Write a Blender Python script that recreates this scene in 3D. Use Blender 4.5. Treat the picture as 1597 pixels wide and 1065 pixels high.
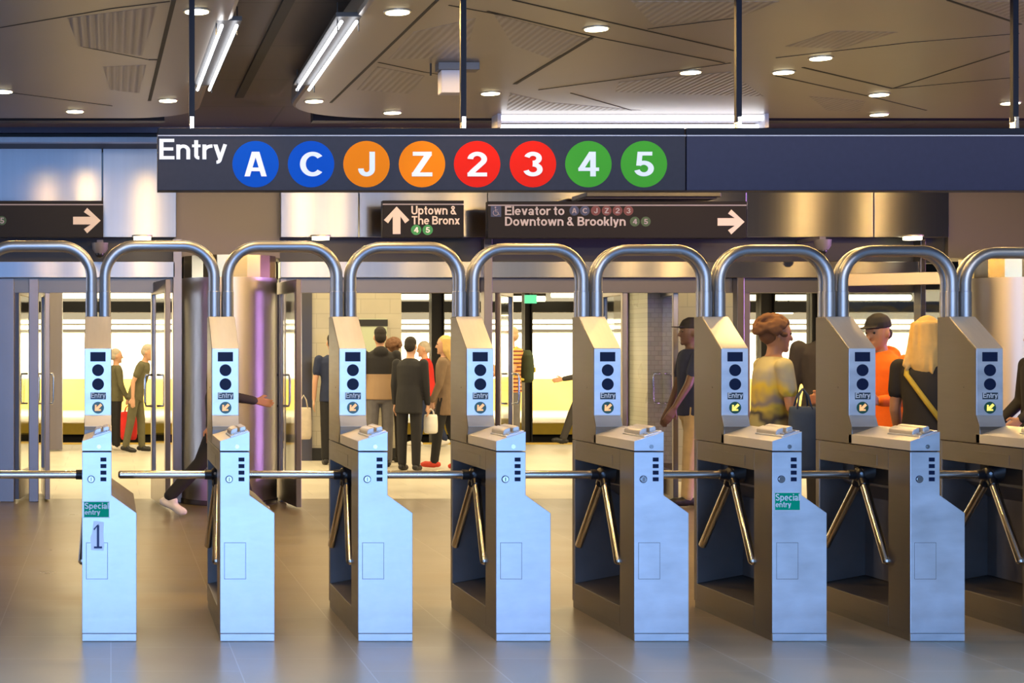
import bpy, bmesh, math, random
from mathutils import Vector, Matrix
random.seed(7)
S = bpy.context.scene
COL = S.collection
PI = math.pi
for _o in list(bpy.data.objects):
    bpy.data.objects.remove(_o, do_unlink=True)

# ------------------------------------------------------------------ camera, world, big lights
F = 2520.0                      # focal length in pixels of a 1597 px wide frame
VX, VY, HC = 173.0, 544.0, 1.52  # principal point of the photograph, eye height
cam_d = bpy.data.cameras.new('camera'); cam = bpy.data.objects.new('camera', cam_d); COL.objects.link(cam)
cam_d.sensor_width = 36; cam_d.lens = F / 1597 * 36
cam_d.shift_x = (798.5 - VX) / 1597; cam_d.shift_y = (VY - 532.5) / 1597
cam_d.clip_start = 0.1; cam_d.clip_end = 200
cam.location = (0, 0, HC); cam.rotation_euler = (PI / 2, 0, 0)
S.camera = cam
S.view_settings.view_transform = 'Standard'; S.view_settings.look = 'None'
S.view_settings.exposure = 0.0; S.view_settings.gamma = 1.0; S.view_settings.use_curve_mapping = False
W = bpy.data.worlds.new('world'); S.world = W; W.use_nodes = True
W.node_tree.nodes['Background'].inputs[0].default_value = (0.30, 0.55, 1.0, 1)
W.node_tree.nodes['Background'].inputs[1].default_value = 0.25

def area(name, loc, aim, sx, sy, power, color):
    d = bpy.data.lights.new(name, 'AREA'); d.shape = 'RECTANGLE'; d.size = sx; d.size_y = sy
    d.energy = power; d.color = color
    o = bpy.data.objects.new(name, d); COL.objects.link(o); o.location = loc
    o.rotation_euler = (Vector(aim) - Vector(loc)).to_track_quat('-Z', 'Y').to_euler()
    return o
area('entrance_daylight', (0.5, -7, 1.7), (2.5, 8, 0.7), 13, 3.2, 1200, (0.28, 0.51, 1.0))
area('added_floor_fill', (4, 5.6, 3.35), (4, 5.2, 0), 14, 2.2, 1150, (0.29, 0.49, 1.0)).data.spread = math.radians(110)  # unseen blue fill, added to cool the floor ahead of the turnstiles
area('added_sign_fill', (4.6, 5.6, 3.25), (4.6, 8.4, 2.62), 10, 0.25, 30, (1.0, 0.95, 0.90)).data.spread = math.radians(50)  # unseen neutral fill, added to brighten the hanging signs
area('platform_light', (8, 21, 2.82), (8, 21, 0), 30, 7, 2300, (1.0, 0.79, 0.44))
area('far_platform_light', (10, 36.3, 2.75), (10, 40, 0.9), 44, 1.2, 6500, (1.0, 0.85, 0.55))
area('violet_streak_light', (14.5, 11.9, 1.5), (1.2, 15.9, 1.3), 2.4, 2.0, 75, (0.70, 0.34, 1.0)).data.spread = math.radians(40)  # unseen source, placed to throw violet reflections on columns and posts
area('cool_streak_light', (-8.7, 14.6, 1.6), (0, 15.5, 1.5), 0.8, 2.0, 140, (0.7, 0.78, 1.0))  # unseen source, placed to give the column a pale blue streak

# ------------------------------------------------------------------ helpers
def P(px, py, Y):
    """world X, Z of a photograph pixel at depth Y"""
    return ((px - VX) * Y / F, HC + (VY - py) * Y / F)
def PX(px, Y): return (px - VX) * Y / F
def PZ(py, Y): return HC + (VY - py) * Y / F
CEIL = 3.4
def CP(px, py, z=CEIL):
    Y = (z - HC) * F / (VY - py)
    return ((px - VX) * Y / F, Y)

class MB:
    def __init__(self): self.bm = bmesh.new()
    def poly_prism(self, pts, axis, a, b):
        """pts 2D polygon; axis 'y': pts=(x,z) extruded y a..b; 'x': pts=(y,z); 'z': pts=(x,y)"""
        def mk(p, t):
            if axis == 'y': return (p[0], t, p[1])
            if axis == 'x': return (t, p[0], p[1])
            return (p[0], p[1], t)
        va = [self.bm.verts.new(mk(p, a)) for p in pts]; vb = [self.bm.verts.new(mk(p, b)) for p in pts]
        n = len(pts); fs = [self.bm.faces.new(va), self.bm.faces.new(vb)]
        for i in range(n):
            fs.append(self.bm.faces.new((va[i], va[(i + 1) % n], vb[(i + 1) % n], vb[i])))
        bmesh.ops.recalc_face_normals(self.bm, faces=fs)
        return self
    def box(self, x0, x1, y0, y1, z0, z1):
        return self.poly_prism([(x0, z0), (x1, z0), (x1, z1), (x0, z1)], 'y', y0, y1)
    def cone(self, p0, p1, r0, r1, seg=20):
        p0, p1 = Vector(p0), Vector(p1); d = p1 - p0
        m = Matrix.Translation((p0 + p1) / 2) @ d.to_track_quat('Z', 'Y').to_matrix().to_4x4()
        bmesh.ops.create_cone(self.bm, cap_ends=True, segments=seg, radius1=r0, radius2=r1, depth=max(d.length, 1e-5), matrix=m)
        return self
    def cyl(self, p0, p1, r, seg=20): return self.cone(p0, p1, r, r, seg)
    def ball(self, c, rx, ry=None, rz=None, sub=2, rot=None):
        ry = rx if ry is None else ry; rz = rx if rz is None else rz
        m = Matrix.Translation(c)
        if rot is not None: m = m @ rot.to_4x4()
        m = m @ Matrix.Diagonal((rx, ry, rz, 1))
        bmesh.ops.create_icosphere(self.bm, subdivisions=sub, radius=1.0, matrix=m)
        return self
    def cap(self, p0, r0, p1, r1, seg=10):
        self.cone(p0, p1, r0, r1, seg); self.ball(p0, r0, sub=1); self.ball(p1, r1, sub=1); return self
    def loft(self, rings, seg=16, fn=None):
        """rings: (cx,cy,cz,rx,ry), horizontal ellipses"""
        R = []
        for cx, cy, cz, rx, ry in rings:
            ring = []
            for i in range(seg):
                t = 2 * PI * i / seg
                p = (cx + rx * math.cos(t), cy + ry * math.sin(t), cz)
                if fn: p = fn(p)
                ring.append(self.bm.verts.new(p))
            R.append(ring)
        for a, b in zip(R, R[1:]):
            for i in range(seg):
                self.bm.faces.new((a[i], a[(i + 1) % seg], b[(i + 1) % seg], b[i]))
        self.bm.faces.new(list(reversed(R[0]))); self.bm.faces.new(R[-1])
        return self
    def lathe(self, prof, seg=48, c=(0, 0)):
        return self.loft([(c[0], c[1], z, r, r) for r, z in prof], seg)
    def tube(self, pts, r, seg=14):
        pts = [Vector(p) for p in pts]; R = []; up = None
        for i, p in enumerate(pts):
            t = (pts[min(i + 1, len(pts) - 1)] - pts[max(i - 1, 0)]).normalized()
            if up is None:
                up = t.orthogonal().normalized()
            up = (up - t * up.dot(t)).normalized(); s = t.cross(up)
            R.append([self.bm.verts.new(p + (up * math.cos(2 * PI * k / seg) + s * math.sin(2 * PI * k / seg)) * r) for k in range(seg)])
        fs = []
        for a, b in zip(R, R[1:]):
            for i in range(seg): fs.append(self.bm.faces.new((a[i], a[(i + 1) % seg], b[(i + 1) % seg], b[i])))
        fs += [self.bm.faces.new(list(reversed(R[0]))), self.bm.faces.new(R[-1])]
        bmesh.ops.recalc_face_normals(self.bm, faces=fs)
        return self
    def disc(self, x, z, r, y0, y1, seg=32): return self.cyl((x, y0, z), (x, y1, z), r, seg)
    def build(self, name, mat, parent=None, bevel=0, smooth=False, label=None):
        me = bpy.data.meshes.new(name); self.bm.to_mesh(me); self.bm.free()
        o = bpy.data.objects.new(name, me); COL.objects.link(o)
        if mat: me.materials.append(mat)
        if smooth: me.polygons.foreach_set('use_smooth', [True] * len(me.polygons))
        if smooth == 'auto': me.set_sharp_from_angle(angle=math.radians(38))
        if parent: o.parent = parent
        if bevel:
            m = o.modifiers.new('b', 'BEVEL'); m.width = bevel; m.segments = 2; m.limit_method = 'ANGLE'
        if label: o['label'] = label
        return o

def tag(o, label=None, cat=None, group=None, kind=None):
    if label: o['label'] = label
    if cat: o['category'] = cat
    if group: o['group'] = group
    if kind: o['kind'] = kind
    return o
def empty(name, loc, label=None, cat=None, group=None, kind=None):
    o = bpy.data.objects.new(name, None); o.empty_display_size = 0.1; COL.objects.link(o); o.location = loc
    return tag(o, label, cat, group, kind)
def struct(o): o['kind'] = 'structure'; return o

# bold grotesque lettering drawn from strokes: cap height 1, x-height .72
def _arc(cx, cy, rx, ry, a0, a1, n=18):
    return [(cx + rx * math.cos(math.radians(a0 + (a1 - a0) * i / n)), cy + ry * math.sin(math.radians(a0 + (a1 - a0) * i / n))) for i in range(n + 1)]
_SW = 0.17; _h = _SW / 2
def _bar(x0, x1, y0, y1): return ('p', [(x0, y0), (x1, y0), (x1, y1), (x0, y1)])
def _para(x0, y0, x1, y1, w): return ('p', [(x0 - w / 2, y0), (x0 + w / 2, y0), (x1 + w / 2, y1), (x1 - w / 2, y1)])
def _st(pts, w=_SW, closed=False): return ('s', pts, w, closed)
GLYPH = {
 'E': (.62, [_bar(0, .17, 0, 1), _bar(0, .62, 0, .16), _bar(0, .57, .43, .58), _bar(0, .61, .84, 1)]),
 'n': (.57, [_bar(0, .16, 0, .72), _st([(.49, 0), (.49, .42)] + _arc(.285, .42, .205, .22, 0, 180), .16)]),
 't': (.35, [_bar(0, .35, .59, .72), _st([(.17, .93), (.17, .18)] + _arc(.29, .18, .12, .11, 180, 275, 8), .16)]),
 'r': (.37, [_bar(0, .16, 0, .72), _st(_arc(.40, .40, .32, .245, 180, 88, 10), .16)]),
 'y': (.57, [_para(.285, .02, .085, .72, .17), _st([(.49, .73), (.29, .05)] + _arc(.14, .02, .14, .16, 0, -95, 8), .155)]),
 'A': (.74, [_para(.09, 0, .335, 1, .18), _para(.65, 0, .405, 1, .18), _bar(.2, .54, .21, .36)]),
 'C': (.70, [_st(_arc(.37, .5, .285, .415, 42, 318, 30))]),
 'J': (.52, [_st([(.435, 1), (.435, .30)] + _arc(.26, .30, .175, .215, 0, -185))]),
 'Z': (.64, [_bar(.03, .62, .84, 1), _bar(0, .64, 0, .16), _para(.115, .12, .515, .88, .22)]),
 '1': (.40, [_bar(.2, .37, 0, 1), _bar(.03, .25, .68, .80)]),
 '2': (.58, [_st(_arc(.29, .70, .205, .215, 178, -38, 22) + [(.15, .20), (.08, .08)]), _bar(0, .58, 0, .155)]),
 '3': (.58, [_st(_arc(.285, .735, .185, .18, 165, -92, 22), .165), _st(_arc(.285, .285, .21, .20, 92, -168, 22), .165)]),
 '4': (.60, [_bar(.345, .505, 0, 1), _bar(.0, .60, .22, .36), _para(.075, .30, .40, 1, .17)]),
 '5': (.58, [_bar(.12, .53, .85, 1), _para(.135, .44, .175, 1, .15), _st(_arc(.285, .32, .21, .235, 138, -165, 24), .165)]),
 'U': (.68, [_st([(.085, 1), (.085, .34)] + _arc(.34, .34, .255, .255, 180, 360) + [(.595, 1)])]),
 'p': (.59, [_bar(0, .16, -.22, .72), _st(_arc(.30, .36, .21, .28, 0, 360, 28), .155)]),
 'o': (.59, [_st(_arc(.295, .36, .215, .28, 0, 360, 28), .16)]),
 'w': (.84, [_para(.235, 0, .08, .72, .16), _para(.235, 0, .42, .72, .15), _para(.605, 0, .42, .72, .15), _para(.605, 0, .76, .72, .16)]),
 '&': (.68, [_st(_arc(.28, .775, .13, .145, 0, 360, 24), .14), _st(_arc(.27, .265, .19, .19, 40, 360, 24) , .155), _para(.58, 0, .24, .66, .19)]),
 'T': (.64, [_bar(0, .64, .84, 1), _bar(.235, .405, 0, 1)]),
 'h': (.57, [_bar(0, .16, 0, 1), _st([(.49, 0), (.49, .42)] + _arc(.285, .42, .205, .22, 0, 180), .16)]),
 'e': (.58, [_st(_arc(.29, .36, .21, .28, 0, 318, 28), .155), _bar(.1, .56, .30, .425)]),
 'B': (.66, [_bar(0, .17, 0, 1), _st([(.1, .92), (.34, .92)] + _arc(.34, .735, .19, .185, 90, -90) + [(.1, .55)], .16), _st([(.1, .51), (.36, .51)] + _arc(.36, .295, .215, .215, 90, -90) + [(.1, .08)], .16)]),
 'x': (.57, [_para(.09, 0, .47, .72, .19), _para(.48, 0, .10, .72, .19)]),
 'l': (.16, [_bar(0, .16, 0, 1)]),
 'v': (.57, [_para(.285, 0, .085, .72, .17), _para(.285, 0, .485, .72, .17)]),
 'a': (.56, [_st(_arc(.23, .205, .155, .135, 0, 360, 22), .145), _bar(.36, .515, 0, .50), _st(_arc(.255, .47, .18, .175, 0, 170, 14), .15)]),
 'D': (.70, [_bar(0, .17, 0, 1), _st([(.1, .92), (.28, .92)] + _arc(.28, .5, .335, .42, 90, -90, 22) + [(.1, .08)], .165)]),
 'k': (.55, [_bar(0, .16, 0, 1), _para(.17, .28, .43, .72, .19), _para(.45, 0, .24, .45, .18)]),
 'S': (.64, [_st(_arc(.315, .735, .21, .185, 20, 262, 22) + _arc(.325, .275, .225, .195, 80, -165, 22), .165)]),
 'c': (.56, [_st(_arc(.295, .36, .215, .28, 48, 312, 24), .16)]),
 'i': (.16, [_bar(0, .16, 0, .72), _bar(0, .16, .83, .98)]),
}
def text(name, s, rect, y, mat, parent=None, bold=0.02, th=0.002):
    """upright lettering facing -Y filling rect (x0,x1,z0,z1) from its lowest to its highest point, its back at depth y"""
    polys = []; x = 0
    for ch in s:
        if ch == ' ': x += .26; continue
        wd, items = GLYPH[ch]
        for it in items:
            k = items.index(it)
            if it[0] == 'p': polys.append((k, [(p[0] + x, p[1]) for p in it[1]]))
            else:
                pts, w = it[1], it[2]; Lf = []; Rt = []
                closed = (Vector(pts[0]) - Vector(pts[-1])).length < 1e-4
                for i, p in enumerate(pts):
                    a = Vector(pts[i - 1 if i else (-2 if closed else 0)]); b = Vector(pts[i + 1 if i < len(pts) - 1 else (1 if closed else i)])
                    d = (b - a).normalized(); n = Vector((-d.y, d.x)) * w / 2
                    Lf.append((p[0] + n.x + x, p[1] + n.y)); Rt.append((p[0] - n.x + x, p[1] - n.y))
                for i in range(len(pts) - 1): polys.append((k, [Lf[i], Lf[i + 1], Rt[i + 1], Rt[i]]))
        x += wd + .075
    ax = min(p[0] for _, q in polys for p in q); bx = max(p[0] for _, q in polys for p in q)
    ay = min(p[1] for _, q in polys for p in q); by = max(p[1] for _, q in polys for p in q)
    x0, x1, z0, z1 = rect; mb = MB()
    for k, q in polys:
        mb.poly_prism([(x0 + (p[0] - ax) / (bx - ax) * (x1 - x0), z0 + (p[1] - ay) / (by - ay) * (z1 - z0)) for p in q], 'y', y - th - k * .00025, y + k * .0002)
    return mb.build(name, mat, parent)

# ------------------------------------------------------------------ materials
def mat(name, col, rough=0.5, metal=0.0, emit=None, estr=1.0, spec=None, alpha=None, trans=None):
    m = bpy.data.materials.new(name); m.use_nodes = True
    b = m.node_tree.nodes['Principled BSDF']
    b.inputs['Base Color'].default_value = (*col, 1); b.inputs['Roughness'].default_value = rough; b.inputs['Metallic'].default_value = metal
    if emit: b.inputs['Emission Color'].default_value = (*emit, 1); b.inputs['Emission Strength'].default_value = estr
    if spec is not None: b.inputs['Specular IOR Level'].default_value = spec
    if alpha is not None: b.inputs['Alpha'].default_value = alpha
    if trans is not None: b.inputs['Transmission Weight'].default_value = trans
    return m
def nodes(m): return m.node_tree.nodes, m.node_tree.links, m.node_tree.nodes['Principled BSDF']
def noisy(m, scale, amount, stretch=(1, 1, 1), rough=0.0, bump=0.0, detail=4):
    """vary the base colour, roughness and relief with stretched noise in object space"""
    N, L, b = nodes(m)
    tc = N.new('ShaderNodeTexCoord'); mp = N.new('ShaderNodeMapping'); mp.inputs['Scale'].default_value = stretch
    nz = N.new('ShaderNodeTexNoise'); nz.inputs['Scale'].default_value = scale; nz.inputs['Detail'].default_value = detail
    L.new(tc.outputs['Object'], mp.inputs[0]); L.new(mp.outputs[0], nz.inputs['Vector'])
    base = tuple(b.inputs['Base Color'].default_value)[:3]
    mx = N.new('ShaderNodeMix'); mx.data_type = 'RGBA'
    mx.inputs['A'].default_value = (*[c * (1 - amount) for c in base], 1); mx.inputs['B'].default_value = (*[min(1, c * (1 + amount)) for c in base], 1)
    L.new(nz.outputs['Fac'], mx.inputs['Factor']); L.new(mx.outputs['Result'], b.inputs['Base Color'])
    if rough:
        mr = N.new('ShaderNodeMapRange'); r = b.inputs['Roughness'].default_value
        mr.inputs['To Min'].default_value = max(0.02, r - rough); mr.inputs['To Max'].default_value = r + rough
        L.new(nz.outputs['Fac'], mr.inputs['Value']); L.new(mr.outputs[0], b.inputs['Roughness'])
    if bump:
        bp = N.new('ShaderNodeBump'); bp.inputs['Strength'].default_value = bump; bp.inputs['Distance'].default_value = 0.003
        L.new(nz.outputs['Fac'], bp.inputs['Height']); L.new(bp.outputs[0], b.inputs['Normal'])
    return m
def streaky(m, axis='Z', aniso=0.85, rot=0.25):
    """brushed metal whose highlights run up and down"""
    N, L, b = nodes(m)
    t = N.new('ShaderNodeTangent'); t.direction_type = 'RADIAL'; t.axis = axis
    b.inputs['Anisotropic'].default_value = aniso; b.inputs['Anisotropic Rotation'].default_value = rot
    L.new(t.outputs[0], b.inputs['Tangent'])
    return m
M = {}
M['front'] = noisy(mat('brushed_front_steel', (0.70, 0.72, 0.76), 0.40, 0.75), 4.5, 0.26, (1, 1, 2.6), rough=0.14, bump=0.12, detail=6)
M['steel'] = noisy(mat('shaded_side_steel', (0.205, 0.185, 0.165), 0.36, 0.9), 9, 0.10, (1, 0.4, 6), rough=0.06, bump=0.03)  # same steel as the fronts, shade of the sides put into the colour
M['cap'] = noisy(mat('brushed_cap_steel', (0.74, 0.71, 0.66), 0.42, 0.6), 9, 0.08, (6, 0.6, 1), rough=0.05)
M['pipe'] = noisy(mat('pipe_steel', (0.40, 0.41, 0.43), 0.42, 0.85), 12, 0.08)
M['chrome'] = mat('chrome', (0.55, 0.56, 0.58), 0.2, 1.0)
M['arm'] = mat('polished_arm_steel', (0.82, 0.80, 0.76), 0.2, 1.0)
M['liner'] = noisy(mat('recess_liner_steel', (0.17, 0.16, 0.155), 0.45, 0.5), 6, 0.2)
M['black'] = mat('black_plastic', (0.012, 0.012, 0.014), 0.35)
M['blackmat'] = mat('black_paint', (0.015, 0.015, 0.017), 0.6)
M['screen'] = mat('dark_blue_lens', (0.009, 0.017, 0.055), 0.4, spec=.12)
M['labelblack'] = mat('label_dark', (0.03, 0.045, 0.06), 0.4)
M['white'] = mat('white_vinyl', (0.82, 0.82, 0.82), 0.5)
M['offwhite'] = mat('off_white_vinyl', (0.66, 0.62, 0.55), 0.5)
M['greensticker'] = mat('green_sticker', (0.0, 0.38, 0.19), 0.6, spec=.08)
M['arrowgreen'] = mat('dark_green_lens', (0.015, 0.10, 0.06), 0.3)
M['arroworange'] = mat('lit_orange_arrow', (0.9, 0.5, 0.2), 0.4, emit=(1.0, 0.50, 0.18), estr=0.75)
M['arrowyellow'] = mat('lit_yellow_arrow', (0.9, 0.8, 0.2), 0.4, emit=(1.0, 0.80, 0.10), estr=0.85)
M['paper'] = mat('taped_paper', (0.95, 0.95, 0.95), 0.6)
M['ink'] = mat('dark_blue_ink', (0.01, 0.03, 0.12), 0.5)
M['sign'] = noisy(mat('slate_sign_face', (0.028, 0.029, 0.044), 0.55, spec=.15), 30, 0.12)
M['signblue'] = noisy(mat('blue_slate_sign_face', (0.022, 0.025, 0.058), 0.5, spec=.18), 30, 0.12)
M['signdark'] = mat('black_sign_face', (0.008, 0.0085, 0.012), 0.5, spec=.15)
M['bluedisc'] = mat('blue_disc', (0.0, 0.075, 0.46), 0.6, spec=.08)
M['orangedisc'] = mat('orange_disc', (0.9, 0.22, 0.004), 0.6, spec=.08)
M['reddisc'] = mat('red_disc', (0.78, 0.016, 0.006), 0.6, spec=.08)
M['greendisc'] = mat('green_disc', (0.06, 0.34, 0.03), 0.6, spec=.08)
M['dimblue'] = mat('dim_blue_disc', (0.012, 0.035, 0.12), 0.5)
M['dimred'] = mat('dim_red_disc', (0.10, 0.015, 0.03), 0.5)
M['dimgreen'] = mat('dim_green_disc', (0.012, 0.07, 0.03), 0.5)
M['midgreen'] = mat('mid_green_disc', (0.01, 0.27, 0.07), 0.5)
M['greytext'] = mat('grey_lettering', (0.42, 0.42, 0.45), 0.5)
M['dimtext'] = mat('dim_lettering', (0.28, 0.28, 0.34), 0.5)
M['rod'] = mat('dark_rod_paint', (0.010, 0.013, 0.024), 0.6, spec=.12)
M['glass'] = mat('door_glass', (0.9, 0.93, 0.9), 0.02, trans=1.0)
M['doorsteel'] = noisy(streaky(mat('door_frame_steel', (0.20, 0.18, 0.185), 0.36, 1.0)), 8, 0.08, (1, 1, .3))
M['doordark'] = mat('dark_door_steel', (0.10, 0.09, 0.085), 0.35, 0.8)
M['clad'] = noisy(streaky(mat('brushed_cladding', (0.29, 0.29, 0.31), 0.28, 1.0), aniso=1.0), 4, 0.08, (5, 1, .15))
M['column'] = noisy(streaky(mat('brushed_column_steel', (0.52, 0.49, 0.48), 0.46, 1.0), aniso=0.6), 6, 0.06, (3, 3, .2))
M['capital'] = mat('mirror_capital', (0.46, 0.37, 0.21), 0.24, 1.0)
M['taupe'] = noisy(mat('taupe_panel', (0.14, 0.118, 0.09), 0.45), 2, 0.06)
M['soffit'] = mat('dark_soffit', (0.022, 0.021, 0.024), 0.5)
M['tile'] = None
M['lamp'] = mat('downlight_lens', (1, 1, 1), 0.4, emit=(1.0, 0.86, 0.52), estr=9.0)
M['tubelamp'] = mat('fluorescent_tube', (1, 1, 1), 0.4, emit=(0.93, 0.95, 1.0), estr=7.0)
M['edgetube'] = mat('edge_fluorescent_tube', (1, 1, 1), 0.4, emit=(0.93, 0.95, 1.0), estr=3.0)
M['warmtube'] = mat('warm_fluorescent_tube', (1, 1, 1), 0.4, emit=(1.0, 0.86, 0.52), estr=5.0)
M['lampring'] = mat('downlight_ring', (0.5, 0.45, 0.36), 0.4, 0.5)
M['equip'] = mat('grey_white_housing', (0.50, 0.50, 0.58), 0.5)
M['equipgrey'] = mat('grey_housing', (0.16, 0.15, 0.16), 0.5)
M['yellowedge'] = noisy(mat('yellow_edge_paint', (0.78, 0.52, 0.04), 0.6), 6, 0.15)
M['trackdark'] = mat('track_bed', (0.02, 0.018, 0.015), 0.9)
M['rail'] = mat('rail_steel', (0.25, 0.2, 0.15), 0.4, 0.8)
M['ironcol'] = mat('dark_iron_paint', (0.020, 0.017, 0.013), 0.5)
M['skin'] = mat('light_skin', (0.56, 0.31, 0.19), 0.5)
M['skintan'] = mat('tan_skin', (0.42, 0.21, 0.11), 0.5)
M['skindark'] = mat('dark_skin', (0.10, 0.052, 0.035), 0.5)
M['eye'] = mat('eye_dark', (0.01, 0.008, 0.008), 0.2)
def cloth(name, col): return noisy(mat(name, col, 0.85), 14, 0.2, bump=0.15)

def brick_mat(name, c1, c2, mortar, bw, bh, rough, mapping='XZ', msize=0.006, metal=0, spec=0.5, offset=0.5):
    m = mat(name, c1, rough, metal, spec=spec); N, L, b = nodes(m)
    tc = N.new('ShaderNodeTexCoord'); sp = N.new('ShaderNodeSeparateXYZ'); cb = N.new('ShaderNodeCombineXYZ')
    L.new(tc.outputs['Object'], sp.inputs[0]); L.new(sp.outputs[mapping[0]], cb.inputs[0]); L.new(sp.outputs[mapping[1]], cb.inputs[1])
    br = N.new('ShaderNodeTexBrick'); br.offset = offset
    br.inputs['Color1'].default_value = (*c1, 1); br.inputs['Color2'].default_value = (*c2, 1); br.inputs['Mortar'].default_value = (*mortar, 1)
    br.inputs['Scale'].default_value = 1; br.inputs['Brick Width'].default_value = bw; br.inputs['Row Height'].default_value = bh; br.inputs['Mortar Size'].default_value = msize
    L.new(cb.outputs[0], br.inputs['Vector'])
    nz = N.new('ShaderNodeTexNoise'); nz.inputs['Scale'].default_value = 1.6; nz.inputs['Detail'].default_value = 6
    L.new(tc.outputs['Object'], nz.inputs['Vector'])
    mr = N.new('ShaderNodeMapRange'); mr.inputs['To Min'].default_value = 0.78; mr.inputs['To Max'].default_value = 1.22
    L.new(nz.outputs['Fac'], mr.inputs['Value'])
    mx = N.new('ShaderNodeMix'); mx.data_type = 'RGBA'; mx.blend_type = 'MULTIPLY'; mx.inputs['Factor'].default_value = 1
    L.new(br.outputs['Color'], mx.inputs['A']); L.new(mr.outputs[0], mx.inputs['B']); L.new(mx.outputs['Result'], b.inputs['Base Color'])
    rr = N.new('ShaderNodeMapRange'); rr.inputs['To Min'].default_value = max(0.05, rough - 0.1); rr.inputs['To Max'].default_value = rough + 0.1
    L.new(nz.outputs['Fac'], rr.inputs['Value']); L.new(rr.outputs[0], b.inputs['Roughness'])
    return m
M['floor'] = brick_mat('grey_floor_tile', (0.185, 0.146, 0.086), (0.205, 0.163, 0.097), (0.27, 0.235, 0.18), 0.61, 0.61, 0.32, 'YX', 0.0035, offset=0.5)
M['platform'] = brick_mat('lit_platform_tile', (0.50, 0.46, 0.38), (0.54, 0.49, 0.40), (0.4, 0.36, 0.3), 0.6, 0.6, 0.4, 'XY', 0.004)  # same floor as the concourse, the platform's brighter light put into the colour
M['tile'] = brick_mat('cream_wall_tile', (0.44, 0.40, 0.31), (0.47, 0.43, 0.33), (0.36, 0.33, 0.26), 0.4, 0.2, 0.35, 'XZ', 0.005)
M['mosaic'] = brick_mat('pale_mosaic_tile', (0.46, 0.47, 0.40), (0.38, 0.40, 0.34), (0.33, 0.33, 0.28), 0.08, 0.05, 0.3, 'XZ', 0.004)
M['dado'] = noisy(mat('yellow_stained_dado', (0.62, 0.40, 0.085), 0.6), 1.2, 0.4, detail=8)
M['whitetile'] = brick_mat('white_glazed_tile', (0.85, 0.84, 0.80), (0.85, 0.84, 0.80), (0.74, 0.72, 0.66), 1.2, 0.6, 0.3, 'XZ', 0.006)
M['ceiling'] = noisy(mat('satin_ceiling_panel', (0.30, 0.265, 0.225), 0.34, 0.45), 1.1, 0.10)
M['upper'] = brick_mat('dark_upper_deck', (0.13, 0.115, 0.11), (0.14, 0.125, 0.12), (0.08, 0.07, 0.07), 3.0, 1.4, 0.55, 'XY', 0.01)
def rib_mat():
    m = mat('ribbed_ceiling_panel', (0.3, 0.27, 0.24), 0.4, 0.4); N, L, b = nodes(m)
    tc = N.new('ShaderNodeTexCoord'); wv = N.new('ShaderNodeTexWave'); wv.wave_type = 'BANDS'; wv.bands_direction = 'X'
    wv.inputs['Scale'].default_value = 6.5
    L.new(tc.outputs['Object'], wv.inputs['Vector'])
    mx = N.new('ShaderNodeMix'); mx.data_type = 'RGBA'; mx.inputs['A'].default_value = (0.24, 0.215, 0.20, 1); mx.inputs['B'].default_value = (0.34, 0.31, 0.30, 1)
    L.new(wv.outputs['Fac'], mx.inputs['Factor']); L.new(mx.outputs['Result'], b.inputs['Base Color'])
    bp = N.new('ShaderNodeBump'); bp.inputs['Strength'].default_value = 0.35; bp.inputs['Distance'].default_value = 0.01
    L.new(wv.outputs['Fac'], bp.inputs['Height']); L.new(bp.outputs[0], b.inputs['Normal'])
    return m
M['rib'] = rib_mat()

# ------------------------------------------------------------------ setting: shell
XL, XR = -9.0, 18.0
PORTAL = 16.0
struct(MB().box(XL, XR, -9, 16.4, -0.2, 0).build('floor', M['floor']))
pf = struct(MB().box(XL, XR, 16.4, 25.7, -0.2, 0).build('floor_platform', M['platform']))
MB().box(XL, XR, 25.7, 26.2, -0.2, 0.002).build('tactile_edge', M['yellowedge'], pf)
MB().box(XL, XR, 26.0, 26.2, -1.2, -0.2).build('platform_face', M['trackdark'], pf)
struct(MB().box(XL - 10, XR + 16, 26.2, 32.5, -1.4, -1.2).build('floor_track', M['trackdark']))
of = struct(MB().box(XL - 10, XR + 16, 32.6, 40, -0.2, 0).build('floor_opposite', M['platform']))
MB().box(XL - 10, XR + 16, 32.5, 32.9, -0.20, 0.02).build('edge_beam', M['yellowedge'], of)
MB().box(XL - 10, XR + 16, 32.7, 32.9, -1.2, -0.2).build('platform_face', M['trackdark'], of)
# far wall
fw = struct(MB().box(XL - 10, XR + 16, 40, 40.3, 0.78, 2.25).build('wall_back', M['whitetile']))
MB().box(XL - 10, XR + 16, 39.95, 40.3, 0, 0.78).build('dado', M['dado'], fw)
MB().box(XL - 10, XR + 16, 39.9, 40.3, 2.25, 3.6).build('upper_band', M['ironcol'], fw)
for z, r in ((1.97, 0.035), (2.13, 0.018)):
    MB().cyl((XL - 10, 39.85, z), (XR + 16, 39.85, z), r, 10).build('conduit', M['ironcol'], fw)
struct(MB().box(XL - 10, XR + 16, 26.5, 40.3, 3.4, 3.5).build('ceiling_track', M['ironcol']))
struct(MB().box(XL, XR, 16.3, 26.5, 2.95, 3.05).build('ceiling_platform', M['taupe']))
struct(MB().box(XL - .2, XL, -2, 26, 0, 4.2).build('wall_left', M['taupe']))
struct(MB().box(XR, XR + .2, -2, 26, 0, 4.2).build('wall_right', M['taupe']))
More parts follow.
